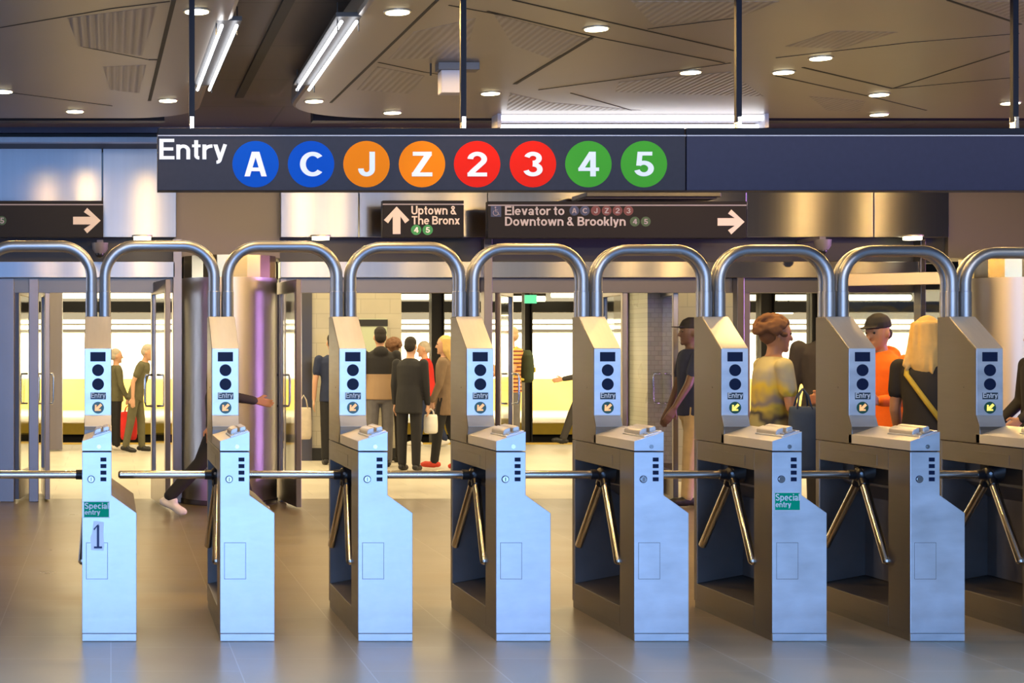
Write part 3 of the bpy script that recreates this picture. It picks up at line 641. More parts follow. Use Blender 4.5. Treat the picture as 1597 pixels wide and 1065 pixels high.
# ------------------------------------------------------------------ turnstiles
FY, L, WB, WN = 8.4, 1.125, 0.283, 0.153
def make_turnstile():
    e = empty('turnstile', (0, FY, 0))
    prof = [(0, .04), (WB, .04), (WB, .667), (WN, .76), (WN, .985), (0, .985)]
    b = MB()
    b.poly_prism(prof, 'y', 0, .235); b.poly_prism(prof, 'y', 1.075, L)
    b.poly_prism([(0, .04), (WB, .04), (WB, .195), (WB - .012, .195), (0, .145)], 'y', .235, 1.075)
    b.poly_prism([(WB, .195), (WB, .667), (WN, .76), (WN, .872), (WN - .012, .872), (WN - .012, .752), (WB - .012, .66), (WB - .012, .195)], 'y', .235, 1.075)
    b.box(0, WN, .235, 1.075, .872, .985)
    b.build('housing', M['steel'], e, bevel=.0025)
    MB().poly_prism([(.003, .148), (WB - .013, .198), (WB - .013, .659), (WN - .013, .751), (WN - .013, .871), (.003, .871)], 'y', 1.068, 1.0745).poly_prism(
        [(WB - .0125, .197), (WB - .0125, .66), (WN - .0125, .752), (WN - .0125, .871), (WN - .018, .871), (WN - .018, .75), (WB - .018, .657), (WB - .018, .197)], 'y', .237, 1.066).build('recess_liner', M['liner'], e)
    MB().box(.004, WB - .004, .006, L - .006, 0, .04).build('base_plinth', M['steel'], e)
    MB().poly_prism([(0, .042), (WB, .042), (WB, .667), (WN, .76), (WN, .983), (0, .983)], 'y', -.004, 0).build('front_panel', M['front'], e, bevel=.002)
    MB().box(.001, WB - .001, -.006, .006, .002, .039).build('kick_plate', M['front'], e, bevel=.0015)
    d = MB().box(.023, .132, -.0055, -.004, .325, .512).build('access_door', M['front'], e, bevel=.001)
    fr = MB()
    for q in ((.021, .023, .323, .514), (.132, .134, .323, .514), (.021, .134, .512, .514), (.021, .134, .323, .325)): fr.box(q[0], q[1], -.0046, -.004, q[2], q[3])
    fr.build('door_gap', M['liner'], d)
    # top cap
    MB().poly_prism([(0, .99), (WN, .99), (WN, 1.09), (0, 1.04)], 'y', -.002, .70).build('top_cap', M['cap'], e, bevel=.002)
    MB().poly_prism([(0, .99), (WN, .99), (WN, 1.09), (0, 1.04)], 'y', -.005, -.002).build('cap_front', M['front'], e, bevel=.001)
    MB().cyl((.088, -.009, 1.012), (.088, -.004, 1.012), .011, 16).cyl((.088, -.012, 1.012), (.088, -.008, 1.012), .005, 10).build('cap_screw', M['chrome'], e)
    lk = MB().cyl((.047, -.012, .843), (.047, -.004, .843), .017, 20).build('lock', M['chrome'], e, bevel=.002)
    MB().box(.045, .049, -.0135, -.012, .833, .853).build('keyhole', M['liner'], lk)
    MB().cyl((.047, -.006, .843), (.047, -.004, .843), .0195, 20).build('lock_ring', M['screen'], lk)
    for z in (.945, .911, .877, .8425):
        MB().box(.0955, .1265, -.0055, -.004, z - .0105, z + .0105).build('vent_slot', M['screen'], e, bevel=.001)
    # swipe reader
    k = (1.09 - 1.04) / WN
    def tz(x): return 1.04 + k * x
    rd = MB().poly_prism([(.055, tz(.055) - .001), (.148, tz(.148) - .001), (.148, tz(.148) + .008), (.055, tz(.055) + .008)], 'y', .01, .36).build('card_reader', M['front'], e, bevel=.002)
    MB().poly_prism([(.062, tz(.062) + .006), (.100, tz(.100) + .006), (.100, tz(.1) + .034), (.070, tz(.07) + .034), (.062, tz(.062) + .026)], 'y', .10, .36).build('reader_rail', M['cap'], rd, bevel=.004)
    MB().poly_prism([(.108, tz(.108) + .006), (.142, tz(.142) + .006), (.142, tz(.142) + .022), (.134, tz(.134) + .032), (.108, tz(.108) + .032)], 'y', .08, .36).build('reader_rail', M['cap'], rd, bevel=.004)
    MB().poly_prism([(.070, tz(.07) + .007), (.130, tz(.13) + .007), (.130, tz(.13) + .014), (.070, tz(.07) + .014)], 'y', .015, .075).build('reader_ramp', M['chrome'], rd, bevel=.003)
    # tower
    tp = [(.66, .988), (L, .988), (L, 1.706), (.994, 1.706), (.70, 1.52), (.70, 1.145), (.665, 1.083), (.66, 1.065)]
    MB().poly_prism(tp, 'x', 0, WN).build('tower', M['steel'], e, bevel=.003)
    MB().poly_prism([(.7005, 1.522), (.6975, 1.520), (.6975, 1.146), (.7005, 1.146)], 'x', .002, WN - .002).build('tower_face', M['front'], e, bevel=.001)
    n = Vector((0, -(1.706 - 1.52), .994 - .70)).normalized() * .003
    MB().poly_prism([(.70, 1.521), (.994, 1.705), (.994 + n.y, 1.705 + n.z), (.70 + n.y, 1.521 + n.z)], 'x', .002, WN - .002).build('tower_hood', M['cap'], e, bevel=.001)
    MB().poly_prism([(.70, 1.145), (.665, 1.083), (.6625, 1.0845), (.6975, 1.1465)], 'x', .002, WN - .002).build('slot_lip', M['front'], e, bevel=.001)
    MB().poly_prism([(.6905, 1.128), (.6795, 1.109), (.6770, 1.110), (.6880, 1.1295)], 'x', .024, .122).build('ticket_slot', M['screen'], e)
    yf = .6975
    MB().box(.034, .120, yf - .0025, yf, 1.449, 1.502).build('display_screen', M['screen'], e, bevel=.001)
    for z in (1.400, 1.321):
        MB().disc(.0775, z, .0335, yf - .002, yf, 32).build('status_lamp', M['screen'], e)
    lb = MB().box(.035, .122, yf - .0015, yf, 1.236, 1.274).build('entry_label', M['labelblack'], e)
    text('lettering', 'Entry', (.038, .119, 1.238, 1.273), yf - .0025, M['white'], lb, .02, .001)
    ad = MB().disc(.0775, 1.189, .0335, yf - .002, yf, 32).build('arrow_disc', M['arrowgreen'], e)
    arrow(ad, .0775, 1.189, .052, M['arroworange'], 'downleft', yf - .002, 'arrow')
    MB().cyl((-.003, .83, 1.30), (0, .83, 1.30), .004, 8).build('rivet', M['chrome'], e)
    # service plate on the side below the cap
    MB().box(-.0015, 0, .36, .92, .885, .945).build('service_plate', M['steel'], e, bevel=.0007)
    # tripod
    c = Vector((.030, .61, .819))
    h = MB(); h.ball(c, .047, sub=3); h.cone((.11, .60, .845), c, .085, .045, 24)
    hub = h.build('tripod_hub', M['black'], e, smooth='auto')
    MB().cyl(c + Vector((-.02, -.046, .01)), c + Vector((-.015, -.036, .008)), .008, 8).build('hub_bolt', M['chrome'], hub)
    MB().box(.075, WN - .019, .28, .80, .775, .871).build('mechanism_box', M['blackmat'], e, bevel=.004)
    for d in (Vector((-1, 0, 0)) * .557, Vector((-.034, -.372, -.446)), Vector((-.034, .372, -.446))):
        u = d.normalized()
        a = MB().cyl(c + u * .035, c + d - u * .01, .0225, 20).cone(c + d - u * .01, c + d, .0225, .014, 20).build('tripod_arm', M['arm'], e, smooth='auto')
        MB().cyl(c + u * .030, c + u * .075, .0275, 16).build('arm_socket', M['black'], a, smooth='auto')
    return e
def children(o): return [c for c in bpy.data.objects if c.parent == o]
def copy_tree(o, parent=None):
    c = o.copy(); COL.objects.link(c)
    if parent: c.parent = parent
    for ch in children(o): copy_tree(ch, c)
    return c
X0 = (128 - VX) / 300.0; PITCH = 215.2 / 300.0
TL = {
      0: 'steel turnstile with a green special entry sticker and a taped paper numeral 1',
      1: 'steel turnstile next to the numeral 1 turnstile, in front of the violet-lit column',
      2: 'steel turnstile in front of the man in a black and tan sweater',
      3: 'steel turnstile in front of the blonde woman and the violet door post',
      4: 'steel turnstile in front of the pale mosaic pier, with no sticker',
      5: 'steel turnstile with a green special entry sticker and no paper numeral',
      6: 'steel turnstile between the woman in yellow and the man in orange hoodie',
      7: 'steel turnstile with yellow arrow, cut by the frame, before the pale column',
      8: 'steel turnstile past the cut one, at the far end of the row'}
first = make_turnstile(); T = {}
for i in range(0, 9):
    t = first if i == 0 else copy_tree(first)
    t.location = (X0 + PITCH * i, FY, 0); T[i] = t
    tag(t, TL[i], 'turnstile', 'row of entry turnstiles')
bpy.context.view_layer.update()
for i in (5, 7):          # the arrows that show yellow
    for ch in children(T[i]):
        if ch.name.startswith('arrow_disc'):
            for g in children(ch):
                g.data = g.data.copy(); g.data.materials[0] = M['arrowyellow']
def sticker(t, x0, x1, z0, z1):
    s = MB().box(x0, x1, -.0062, -.0055, z0, z1).build('entry_sticker', M['greensticker'], t, label='green sticker with white lettering')
    f = MB(); b = .003
    for q in ((x0, x1, z1 - b, z1), (x0, x1, z0, z0 + b), (x0, x0 + b, z0, z1), (x1 - b, x1, z0, z1)): f.box(q[0], q[1], -.0068, -.0062, q[2], q[3])
    f.build('sticker_border', M['white'], s)
    h = z1 - z0
    text('lettering', 'Special', (x0 + .006, x1 - .004, z0 + h * .46, z0 + h * .92), -.007, M['white'], s, .02, .001)
    text('lettering', 'entry', (x0 + .006, x0 + .086, z0 + h * .12, z0 + h * .47), -.007, M['white'], s, .02, .001)
sticker(T[0], .008, .142, .643, .728); sticker(T[5], .010, .145, .680, .775)
pp = MB().poly_prism([(.047, .475), (.112, .472), (.115, .50), (.111, .55), (.113, .620), (.060, .627), (.052, .56), (.043, .545)], 'y', -.0062, -.0055).build('paper_note', M['paper'], T[0], label='torn white paper taped on')
mb = MB(); mb.box(.077, .089, -.0072, -.0062, .492, .604).box(.062, .104, -.0072, -.0062, .484, .494).poly_prism([(.077, .604), (.089, .612), (.064, .578), (.059, .584)], 'y', -.0072, -.0062)
mb.build('numeral', M['ink'], pp)
# guard hoops between turnstiles
HT = {-1: 375, 0: 374.5, 1: 375.5, 2: 377, 3: 379, 4: 381, 5: 381.5, 6: 382.5, 7: 385.5}
HL = {-1: 'double steel guard hoop reaching past the frame edge toward the numeral one turnstile', 0: 'double steel guard hoop between the numeral one turnstile and the violet column',
      1: 'double steel guard hoop in front of the violet-lit column and dark doorway', 2: 'double steel guard hoop above the man in black and tan sweater',
      3: 'double steel guard hoop below the start of the elevator sign', 4: 'double steel guard hoop above the pale mosaic pier',
      5: 'double steel guard hoop above the woman in yellow and grey', 6: 'double steel guard hoop above the man in the orange hoodie', 7: 'double steel guard hoop cut by the frame before the pale column'}
for i in range(-1, 8):
    xa = X0 + PITCH * i + .115; xb = X0 + PITCH * (i + 1) + .036
    e = empty('guard_hoop', (xa, FY + 1.03, 1.706), HL[i], 'guard rail', 'guard hoops above the turnstiles')
    wd = xb - xa
    for yy in (0.0, .066):
        zt = PZ(HT[i], FY + 1.03) - 1.706 - .032; rr = .18; pts = [(0, yy, 0), (0, yy, (zt - rr) * .5)]
        pts += [(rr - rr * math.cos(t * PI / 20), yy, zt - rr + rr * math.sin(t * PI / 20)) for t in range(0, 11)]
        pts += [(wd - rr + rr * math.sin(t * PI / 20), yy, zt - rr + rr * math.cos(t * PI / 20)) for t in range(0, 11)]
        pts += [(wd, yy, (zt - rr) * .5), (wd, yy, 0)]
        if i == -1: pts[0] = (0, yy, -1.706)
        h = MB().tube(pts, .0315, 18).build('hoop_pipe', M['pipe'], e, smooth='auto')
        for xx in (0, wd):
            MB().cyl((xx, yy, 0), (xx, yy, .15), .0345, 20).build('sleeve', M['pipe'], h, smooth='auto', bevel=.002)

# ------------------------------------------------------------------ people
def remesh(mb, name, m, voxel=.009, sm=5):
    me = bpy.data.meshes.new('tmp'); mb.bm.to_mesh(me); mb.bm.free()
    o = bpy.data.objects.new('tmp', me); COL.objects.link(o)
    r = o.modifiers.new('r', 'REMESH'); r.mode = 'VOXEL'; r.voxel_size = voxel
    s = o.modifiers.new('s', 'SMOOTH'); s.factor = .5; s.iterations = sm
    dg = bpy.context.evaluated_depsgraph_get()
    out = bpy.data.meshes.new_from_object(o.evaluated_get(dg)); out.name = name
    bpy.data.objects.remove(o); bpy.data.meshes.remove(me)
    out.materials.clear(); out.materials.append(m)
    out.polygons.foreach_set('use_smooth', [True] * len(out.polygons))
    ob = bpy.data.objects.new(name, out); COL.objects.link(ob)
    return ob
def person(label, px, Y, H, heading, skin, hair, hair_style, top, bottom, shoe, armL=(0, 6, 10), armR=(0, 6, 10), legL=(0, 0), legR=(0, 0),
           lean=0, sleeve='long', width=1.0, topname='jacket', hem=.84, hood=False, headturn=0, fat=1.0, botname='trousers'):
    """faces -Y when heading is 0; arm = (swing forward, spread, elbow bend) and leg = (thigh forward, knee bend) in degrees"""
    k = H / 1.75; rd = math.radians
    def V(s, f, z): return Vector((s, -f, z))
    # legs
    legs = []; low = 9
    for s, (a, kb) in ((1, legL), (-1, legR)):
        hip = V(s * .085, 0, .93)
        knee = hip + V(s * .01, .43 * math.sin(rd(a)), -.43 * math.cos(rd(a)))
        b = a - kb; ank = knee + V(0, .415 * math.sin(rd(b)), -.415 * math.cos(rd(b)))
        tilt = rd(max(-50, min(20, b * .7)))
        heel = ank + V(0, -.055, -.055); toe = ank + V(0, .155 * math.cos(tilt), -.06 + .155 * math.sin(tilt))
        legs.append((s, hip, knee, ank, heel, toe)); low = min(low, heel.z, toe.z)
    dz = .028 - low
    legs = [(s,) + tuple(p + Vector((0, 0, dz)) for p in ps) for s, *ps in legs]
    piv = Vector((0, 0, .93 + dz)); RL = Matrix.Rotation(rd(lean), 3, 'X')
    def up(p): return piv + RL @ (Vector(p) + Vector((0, 0, dz)) - piv)
    HR = Matrix.Rotation(rd(headturn), 3, 'Z')
    def hd(p):
        q = Vector(p); c = Vector((0, 0, 1.5)); q = c + HR @ (q - c)
        return up(q)
    arms = []
    for s, (sw, ab, eb) in ((1, armL), (-1, armR)):
        sh = up((s * .185 * width, 0, 1.40))
        d = V(s * math.sin(rd(ab)), math.sin(rd(sw)) * math.cos(rd(ab)), -math.cos(rd(sw)) * math.cos(rd(ab)))
        el = sh + d * .29
        t2 = sw + eb; ab2 = ab * .3
        d2 = V(s * math.sin(rd(ab2)), math.sin(rd(t2)) * math.cos(rd(ab2)), -math.cos(rd(t2)) * math.cos(rd(ab2)))
        wr = el + d2 * .25
        arms.append((s, sh, el, wr, d2))
    def S_(b):
        bmesh.ops.scale(b.bm, vec=(k, k, k), verts=b.bm.verts); return b
    # body
    b = MB()
    b.loft([(0, 0, z, rx * width * .98, ry * fat) for z, rx, ry in ((.84, .10, .08), (.90, .15, .10), (.98, .155, .108), (1.10, .135, .098), (1.25, .15, .108), (1.36, .165, .102), (1.42, .13, .082), (1.47, .06, .058))], 18, up)
    b.cap(up((0, .005, 1.42)), .056, up((0, -.008, 1.54)), .052)
    b.loft([(0, -.012 + dy, z, rx, ry) for z, rx, ry, dy in ((1.505, .030, .036, -.025), (1.525, .050, .066, -.014), (1.565, .064, .083, -.004), (1.61, .073, .093, 0), (1.66, .074, .096, .004), (1.705, .062, .082, .008), (1.735, .036, .05, .01), (1.748, .012, .016, .01))], 16, hd)
    b.cap(hd((0, -.100, 1.630)), .010, hd((0, -.119, 1.592)), .014); b.cap(hd((-.03, -.093, 1.648)), .010, hd((.03, -.093, 1.648)), .010)
    b.cap(hd((-.018, -.094, 1.552)), .008, hd((.018, -.094, 1.552)), .008); b.ball(hd((0, -.082, 1.52)), .022)
    for s in (-1, 1): b.ball(hd((s * .076, .0, 1.612)), .012, .020, .030)
    for s, sh, el, wr, d in arms:
        b.ball(sh, .056); b.cap(sh, .050, el, .038); b.cap(el, .039, wr, .026)
        side = Vector((0, 1, 0)) if abs(d.y) < .8 else Vector((0, 0, 1)); side = (side - d * side.dot(d)).normalized(); nrm = d.cross(side)
        pal = wr + d * .055
        for q in (-.028, -.010, .010, .028): b.cap(wr + side * q * .6, .015, wr + d * .09 + side * q, .013, 8)
        for q, ln in ((-.031, .062), (-.0105, .075), (.0105, .082), (.031, .070)):
            p0 = wr + d * .09 + side * q; inn = Vector((-s * .35, 0, 0))
            p1 = p0 + (d + inn * .5).normalized() * ln * .5; p2 = p1 + (d + inn * 1.4).normalized() * ln * .5
            b.cap(p0, .0098, p1, .009, 8); b.cap(p1, .009, p2, .0078, 8)
        t0 = wr + d * .03 + side * .03; t1 = t0 + (d + side * .9).normalized() * .045; b.cap(t0, .0135, t1, .011, 8); b.cap(t1, .011, t1 + d * .03, .009, 8)
    for s, hip, knee, ank, heel, toe in legs:
        b.cap(hip, .078, knee, .052); b.cap(knee, .052, ank, .036); b.cap(heel + V(0, 0, .01), .030, toe, .026)
    body = remesh(S_(b), 'person', skin, .0085 * k, 3)
    parts = []
    for s in (-1, 1):
        ey = MB().ball(hd((s * .032, -.0935, 1.632)), .009, sub=2); ob = S_(ey).build('eye', M['eye']); parts.append(ob)
    # top
    b = MB(); g = .013
    b.loft([(0, 0, z, (rx + g) * width, (ry + g) * fat) for z, rx, ry in ((hem, .168, .118), (.93, .164, .114), (1.00, .158, .112), (1.10, .146, .106), (1.25, .156, .113), (1.36, .170, .106), (1.42, .135, .086), (1.465, .065, .062))], 18, up)
    for s, sh, el, wr, d in arms:
        b.ball(sh, .064)
        if sleeve == 'long': b.cap(sh, .064, el, .052); b.cap(el, .052, wr - d * .01, .040)
        else:
            mid = sh + (el - sh) * .62; b.cap(sh, .064, mid, .060)
    if hood: b.ball(up((0, .085, 1.44)), .10, .055, .075); b.ball(up((0, .02, 1.46)), .085, .085, .04)
    parts.append(remesh(S_(b), topname, top, .011 * k, 4))
    # bottom
    b = MB(); zt = dz
    b.loft([(0, 0, z + zt, rx * width, ry * fat) for z, rx, ry in ((.80, .12, .10), (.87, .166, .118), (.96, .166, .118), (1.02, .158, .112))], 18)
    for s, hip, knee, ank, heel, toe in legs:
        b.cap(hip, .094, knee, .070); b.cap(knee, .070, ank + V(0, 0, -.005), .057)
    parts.append(remesh(S_(b), botname, bottom, .011 * k, 4))
    for s, hip, knee, ank, heel, toe in legs:
        b = MB(); b.cap(heel + V(0, 0, .012), .039, toe, .035); b.cap(ank + V(0, -.01, -.01), .042, ank + V(0, .04, -.045), .045); b.cap(heel + V(0, .05, .005), .040, toe + V(0, -.03, .004), .043)
        parts.append(remesh(S_(b), 'shoe', shoe, .009 * k, 3))
    # hair
    b = MB()
    if hair_style == 'cap':
        b.loft([(0, .0, z, rx, ry) for z, rx, ry in ((1.655, .082, .106), (1.70, .080, .104), (1.74, .060, .08), (1.765, .02, .03))], 16, hd)
        b.loft([(0, -.115, 1.668, .065, .075), (0, -.115, 1.678, .062, .072)], 16, hd)
        h2 = MB(); h2.ball(hd((0, .03, 1.61)), .076, .080, .06); parts.append(remesh(S_(h2), 'hair', M['hairdark'], .009 * k, 3))
        parts.append(remesh(S_(b), 'baseball_cap', hair, .009 * k, 2))
    else:
        b.ball(hd((0, .012, 1.678)), .081, .098, .084)
        b.ball(hd((0, .035, 1.625)), .078, .080, .085)
        if hair_style == 'curly':
            for i in range(150):
                t, u = random.uniform(0, 2 * PI), random.uniform(-.35, 1)
                c = Vector((math.cos(t) * math.sqrt(max(0, 1 - u * u)) * .105, math.sin(t) * math.sqrt(max(0, 1 - u * u)) * .115 + .025, 1.655 + u * .10))
                if c.y > -.06 or c.z > 1.70: b.ball(hd(c), .020)
        if hair_style == 'long':
            b.loft([(0, .085, 1.36, .06, .025), (0, .088, 1.42, .088, .035), (0, .075, 1.50, .095, .05), (0, .045, 1.60, .088, .07), (0, .03, 1.68, .08, .07)], 16, hd)
        if hair_style == 'long':
            for i in range(26):
                t = random.uniform(-1.9, 1.9); r0 = random.uniform(.9, 1.05)
                a_ = (math.sin(t) * .080 * r0, .02 + math.cos(t) * .085 * r0, 1.70); m_ = (math.sin(t) * .098 * r0, .03 + math.cos(t) * .085, 1.55)
                z_ = random.uniform(1.36, 1.43); e_ = (math.sin(t) * random.uniform(.04, .12), .07 + random.uniform(0, .05), z_)
                if m_[1] > -.02: b.cap(hd(a_), .020, hd(m_), .022, 8); b.cap(hd(m_), .022, hd(e_), .010, 8)
        if hair_style == 'bun': b.ball(hd((0, .11, 1.70)), .045)
        parts.append(remesh(S_(b), 'hair', hair, .009 * k, 3))
    for p_ in parts: p_.parent = body
    body.location = (PX(px, Y), Y, 0); body.rotation_euler = (0, 0, rd(heading))
    tag(body, label, 'person')
    info = dict(arms=[(tuple(k * q for q in a[1]), tuple(k * q for q in a[2]), tuple(k * q for q in a[3])) for a in arms], k=k, up=up)
    return body, info
def world_pt(body, p):
    return Matrix.Translation(body.location) @ body.rotation_euler.to_matrix().to_4x4() @ Vector(p)
M['hairdark'] = cloth('dark_hair', (0.018, 0.013, 0.010)); M['hairbrown'] = cloth('brown_hair', (0.14, 0.065, 0.03))
M['hairgrey'] = cloth('grey_hair', (0.42, 0.36, 0.28)); M['hairblonde'] = cloth('blonde_hair', (0.58, 0.38, 0.13))
c_black = cloth('black_cloth', (0.014, 0.013, 0.014)); c_dark = cloth('charcoal_cloth', (0.04, 0.035, 0.034)); c_navy = cloth('navy_cloth', (0.014, 0.022, 0.06))
c_olive = cloth('olive_cloth', (0.11, 0.10, 0.05)); c_khaki = cloth('khaki_cloth', (0.40, 0.31, 0.17)); c_grey = cloth('grey_cloth', (0.13, 0.12, 0.12))
c_red = cloth('red_cloth', (0.62, 0.02, 0.015)); c_orange = cloth('orange_cloth', (0.95, 0.16, 0.008)); c_coat = cloth('brown_coat_cloth', (0.20, 0.13, 0.075))
s_black = mat('black_shoe_leather', (0.012, 0.011, 0.011), .5); s_white = mat('white_shoe', (0.7, 0.66, 0.6), .6); s_red = mat('red_shoe', (0.60, 0.05, 0.02), .6)
def banded(name, stops, axis='Z'):
    """cloth whose colour changes with height in the garment"""
    m = mat(name, stops[0][1], .85); N, Lk, b = nodes(m)
    tc = N.new('ShaderNodeTexCoord'); sp = N.new('ShaderNodeSeparateXYZ'); cr_ = N.new('ShaderNodeValToRGB'); mr = N.new('ShaderNodeMapRange')
    mr.inputs['From Max'].default_value = 2.0
    Lk.new(tc.outputs['Object'], sp.inputs[0]); Lk.new(sp.outputs[axis], mr.inputs['Value']); Lk.new(mr.outputs[0], cr_.inputs[0]); Lk.new(cr_.outputs[0], b.inputs['Base Color'])
    cr_.color_ramp.interpolation = 'CONSTANT'
    els = cr_.color_ramp.elements
    els[0].position = 0; els[0].color = (*stops[0][1], 1); els[1].position = stops[1][0] / 2; els[1].color = (*stops[1][1], 1)
    for z, c in stops[2:]: q = els.new(z / 2); q.color = (*c, 1)
    return m
c_twotone = banded('black_and_tan_knit', [(0, (0.34, 0.22, 0.12)), (1.19, (0.014, 0.012, 0.012))])
def striped():
    m = mat('orange_striped_knit', (0.8, 0.3, 0.1), .85); N, Lk, b = nodes(m)
    tc = N.new('ShaderNodeTexCoord'); wv = N.new('ShaderNodeTexWave'); wv.bands_direction = 'Z'; wv.inputs['Scale'].default_value = 5.5
    cr_ = N.new('ShaderNodeValToRGB'); Lk.new(tc.outputs['Object'], wv.inputs[0]); Lk.new(wv.outputs['Fac'], cr_.inputs[0]); Lk.new(cr_.outputs[0], b.inputs['Base Color'])
    cr_.color_ramp.elements[0].color = (0.16, 0.04, 0.03, 1); cr_.color_ramp.elements[0].position = .3
    cr_.color_ramp.elements[1].color = (0.85, 0.34, 0.10, 1); cr_.color_ramp.elements[1].position = .45
    return m
c_stripe = striped()
c_yellowgrey = banded('grey_and_yellow_knit', [(0, (0.26, 0.24, 0.11)), (0.98, (0.26, 0.24, 0.11)), (1.04, (0.03, 0.03, 0.035)), (1.10, (0.34, 0.28, 0.04)), (1.17, (0.17, 0.15, 0.15)), (1.25, (0.50, 0.38, 0.04)), (1.33, (0.30, 0.29, 0.23)), (1.42, (0.42, 0.38, 0.20))])
_N, _L, _b = nodes(c_yellowgrey)
_r = [n for n in _N if n.type == 'VALTORGB'][0]; _r.color_ramp.interpolation = 'EASE'
_mr = [n for n in _N if n.type == 'MAP_RANGE'][0]; _tc = [n for n in _N if n.type == 'TEX_COORD'][0]; _sp = [n for n in _N if n.type == 'SEPXYZ'][0]
_nz = _N.new('ShaderNodeTexNoise'); _nz.inputs['Scale'].default_value = 5; _L.new(_tc.outputs['Object'], _nz.inputs['Vector'])
_m1 = _N.new('ShaderNodeMath'); _m1.operation = 'MULTIPLY_ADD'; _m1.inputs[1].default_value = 0.34; _L.new(_nz.outputs['Fac'], _m1.inputs[0]); _L.new(_sp.outputs['Z'], _m1.inputs[2])
_m2 = _N.new('ShaderNodeMath'); _m2.operation = 'SUBTRACT'; _m2.inputs[1].default_value = 0.17; _L.new(_m1.outputs[0], _m2.inputs[0]); _L.new(_m2.outputs[0], _mr.inputs['Value'])
def bag(name, label, cat, body, pt, w_, d_, h_, m, handle=.16, rotz=0, r=.02):
    """soft bag hanging below a hand point, with a loop handle"""
    p = Vector(pt); e = empty(name, p, label, cat); e.rotation_euler = (0, 0, rotz)
    b = MB(); b.loft([(0, 0, z, sx * w_ / 2, sy * d_ / 2) for z, sx, sy in ((-handle - h_, .82, .8), (-handle - h_ * .9, .98, 1.05), (-handle - h_ * .5, 1.0, 1.0), (-handle - h_ * .1, .95, .7), (-handle, .92, .5))], 16)
    remesh(b, 'bag_body', m, .012, 4).parent = e
    for s in (-1, 1):
        MB().tube([(-w_ * .25, s * d_ * .2, -handle - .02), (-w_ * .16, s * .015, -handle * .4), (0, s * .008, .0), (w_ * .16, s * .015, -handle * .4), (w_ * .25, s * d_ * .2, -handle - .02)], .007, 8).build('bag_handle', m, e, smooth=True)
    return e
def backpack(label, body, m, m2, k):
    e = empty('backpack', body.location, label, 'backpack'); e.rotation_euler = body.rotation_euler
    b = MB(); b.loft([(0, .255, z, rx, ry) for z, rx, ry in ((.98 * k, .12, .07), (1.02 * k, .15, .09), (1.2 * k, .155, .10), (1.36 * k, .14, .08), (1.43 * k, .09, .05))], 18)
    remesh(b, 'pack_body', m, .012, 4).parent = e
    MB().box(-.11, .11, .325, .355, 1.12 * k, 1.19 * k).build('pack_stripe', m2, e, bevel=.01)
    for s in (-1, 1):
        MB().tube([(s * .1, .13, 1.40 * k), (s * .115, .02, 1.47 * k), (s * .11, -.115, 1.36 * k), (s * .12, -.135, 1.2 * k), (s * .15, -.03, 1.05 * k), (s * .12, .13, 1.02 * k)], .018, 8).build('strap', m2, e, smooth=True)
    return e

person('elderly grey-haired person in olive clothes, bending forward near the red bag', 212, 23.8, 1.60, 75, M['skin'], M['hairgrey'], 'short', c_olive, c_olive, s_black, armL=(-25, 8, 25), armR=(-25, 8, 25), legL=(8, 6), legR=(-8, 4), lean=16, topname='shirt', sleeve='short')
b1, i1 = person('short person in dark olive top and black trousers carrying a red bag', 181, 24.3, 1.52, 100, M['skin'], M['hairgrey'], 'short', c_olive, c_black, s_white, armR=(10, 8, 15), topname='jacket')
bag('red_bag', 'bright red shopping bag carried beside the numeral one turnstile', 'bag', b1, world_pt(b1, i1['arms'][1][2]) + Vector((.02, -.06, -.09)), .26, .16, .42, c_red, .10, math.radians(10))
b2_, i2 = person('person in a dark grey jacket striding past the violet-lit column', 343, 14.7, 1.76, 90, M['skintan'], M['hairdark'], 'short', c_dark, c_black, s_white, armL=(20, 6, 60), armR=(-20, 6, 20), legL=(22, 5), legR=(-24, 20), topname='jacket')
p = world_pt(b2_, i2['arms'][0][2])
b4, i4 = person('person in navy shirt and black trousers by the tiled wall with a tote bag', 519, 21.2, 1.72, 180, M['skin'], M['hairdark'], 'short', c_navy, c_black, s_black, armL=(0, 10, 5), topname='shirt', sleeve='short')
bag('tote_bag', 'cream canvas tote bag hanging from the navy shirted person', 'bag', b4, world_pt(b4, i4['arms'][0][2]) + Vector((-.14, -.03, .06)), .22, .14, .42, cloth('cream_canvas', (.55, .47, .36)), .16, 0)
person('man seen from behind in a black hoodie with a wide tan band', 593, 20.85, 1.80, 176, M['skin'], M['hairdark'], 'short', c_twotone, c_grey, s_black, hood=True, topname='hooded_sweater', width=1.08, armL=(0, 7, 6), armR=(4, 7, 8))
person('person with curly brown hair in dark grey, behind the black and tan sweater', 613, 21.6, 1.66, 190, M['skin'], M['hairbrown'], 'curly', c_grey, c_dark, s_black, topname='jacket')
person('dark-haired person in a loose black jacket and black trousers, standing', 638, 20.2, 1.67, 150, M['skin'], M['hairdark'], 'short', c_black, c_black, s_black, topname='jacket', hem=.74, width=1.0, fat=1.15, lean=5)
person('person in a red jacket, navy trousers and white shoes on the platform', 668, 25.0, 1.64, -100, M['skin'], M['hairgrey'], 'short', c_red, c_navy, s_white, legL=(14, 4), legR=(-14, 10), armL=(15, 6, 30), armR=(-10, 6, 15), lean=6)
b9, i9 = person('long-haired blonde woman in a brown coat and red shoes', 694, 20.5, 1.68, -110, M['skin'], M['hairblonde'], 'long', c_coat, c_black, s_red, legL=(10, 3), legR=(-10, 8), hem=.70, topname='coat', armL=(8, 6, 15), armR=(12, 6, 15))
bag('plastic_bag', 'white plastic shopping bag in the hand of the blonde woman', 'bag', b9, world_pt(b9, i9['arms'][0][2]) + Vector((-.03, -.08, -.09)), .18, .16, .24, mat('white_plastic_film', (.75, .72, .66), .4), .07)
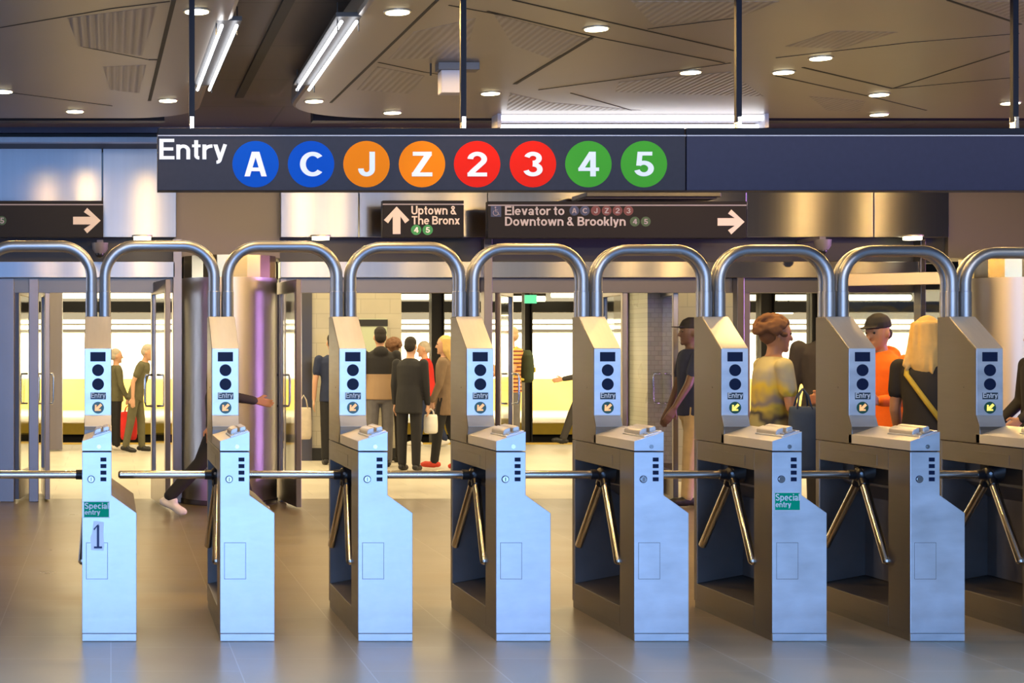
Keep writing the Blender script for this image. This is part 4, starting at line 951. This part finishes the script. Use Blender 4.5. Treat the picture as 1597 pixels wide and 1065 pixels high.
b10, i10 = person('tall bald person in an orange striped shirt behind the glass door', 797, 23.6, 1.84, -70, M['skin'], cloth('sandy_hair', (.5, .36, .22)), 'short', c_stripe, c_grey, s_black, sleeve='short', topname='shirt', armL=(25, 6, 70), armR=(10, 6, 60))
b10['label'] = 'tall person in an orange striped shirt behind the glass door'
backpack('dark green backpack with yellow stripe on the striped shirt wearer', b10, cloth('dark_green_nylon', (.03, .045, .02)), cloth('yellow_nylon', (.55, .45, .05)), 1.05)
person('person in dark clothes stepping out from behind a turnstile tower, foot forward', 908, 25.2, 1.72, -90, M['skin'], M['hairbrown'], 'short', c_dark, c_dark, s_black, armL=(25, 6, 55), armR=(-20, 6, 10), legL=(26, 6), legR=(-20, 10))
person('man in dark cap, navy polo and khaki trousers beside the mosaic pier', 1078, 15.6, 1.80, -90, M['skindark'], c_black, 'cap', c_navy, c_khaki, s_black, armL=(22, 8, 10), armR=(10, 8, 10), sleeve='short', topname='polo_shirt', legL=(6, 2), legR=(-10, 6))
b12, i12 = person('woman with brown hair in a grey and yellow top, walking with forearms raised', 1198, 11.3, 1.76, 90, M['skintan'], M['hairbrown'], 'curly', c_yellowgrey, c_olive, s_black, armL=(12, 6, 62), armR=(8, 6, 62), legL=(16, 4), legR=(-16, 10), sleeve='short', topname='shirt', lean=4)
bag('shoulder_bag', 'dark blue bag held against the woman in yellow and grey', 'bag', b12, world_pt(b12, (-.33, -.10, 1.05 + .2)), .20, .16, .46, cloth('blue_grey_canvas', (.03, .05, .09)), .12)
person('tall man in a long dark suit jacket, partly behind a turnstile tower', 1294, 13.0, 1.90, 165, M['skintan'], M['hairbrown'], 'short', c_dark, c_black, s_black, topname='suit_jacket', hem=.70, width=1.15, fat=1.1, armL=(8, 8, 25), armR=(5, 10, 30))
person('man in a black cap and bright orange hooded sweatshirt', 1384, 12.1, 1.78, -62, M['skintan'], c_black, 'cap', c_orange, c_dark, s_black, hood=True, topname='hooded_sweatshirt', armL=(20, 6, 70), armR=(20, 6, 70), legL=(14, 4), legR=(-14, 10), lean=8, width=1.05)
b16, i16 = person('blonde woman in a black T-shirt with a yellow strap', 1447, 11.0, 1.73, 135, M['skintan'], M['hairblonde'], 'long', c_black, c_black, s_black, sleeve='short', topname='t_shirt', armR=(6, 8, 20), armL=(6, 8, 20), legL=(10, 3), legR=(-10, 8))
k16 = 1.73 / 1.75
MB().tube([(.13 * k16, -.02, 1.46 * k16), (.10 * k16, .115, 1.36 * k16), (-.02, .135, 1.2 * k16), (-.12, .115, 1.05 * k16), (-.18 * k16, 0, .93 * k16)], .018, 8).build('bag_strap', cloth('yellow_webbing', (.45, .33, .04)), b16, smooth=True)
b17, i17 = person('person in dark clothes at the frame edge before the pale column', 1622, 12.6, 1.74, -90, M['skintan'], M['hairdark'], 'short', c_black, c_black, s_black, armL=(15, 6, 40), armR=(5, 6, 40))
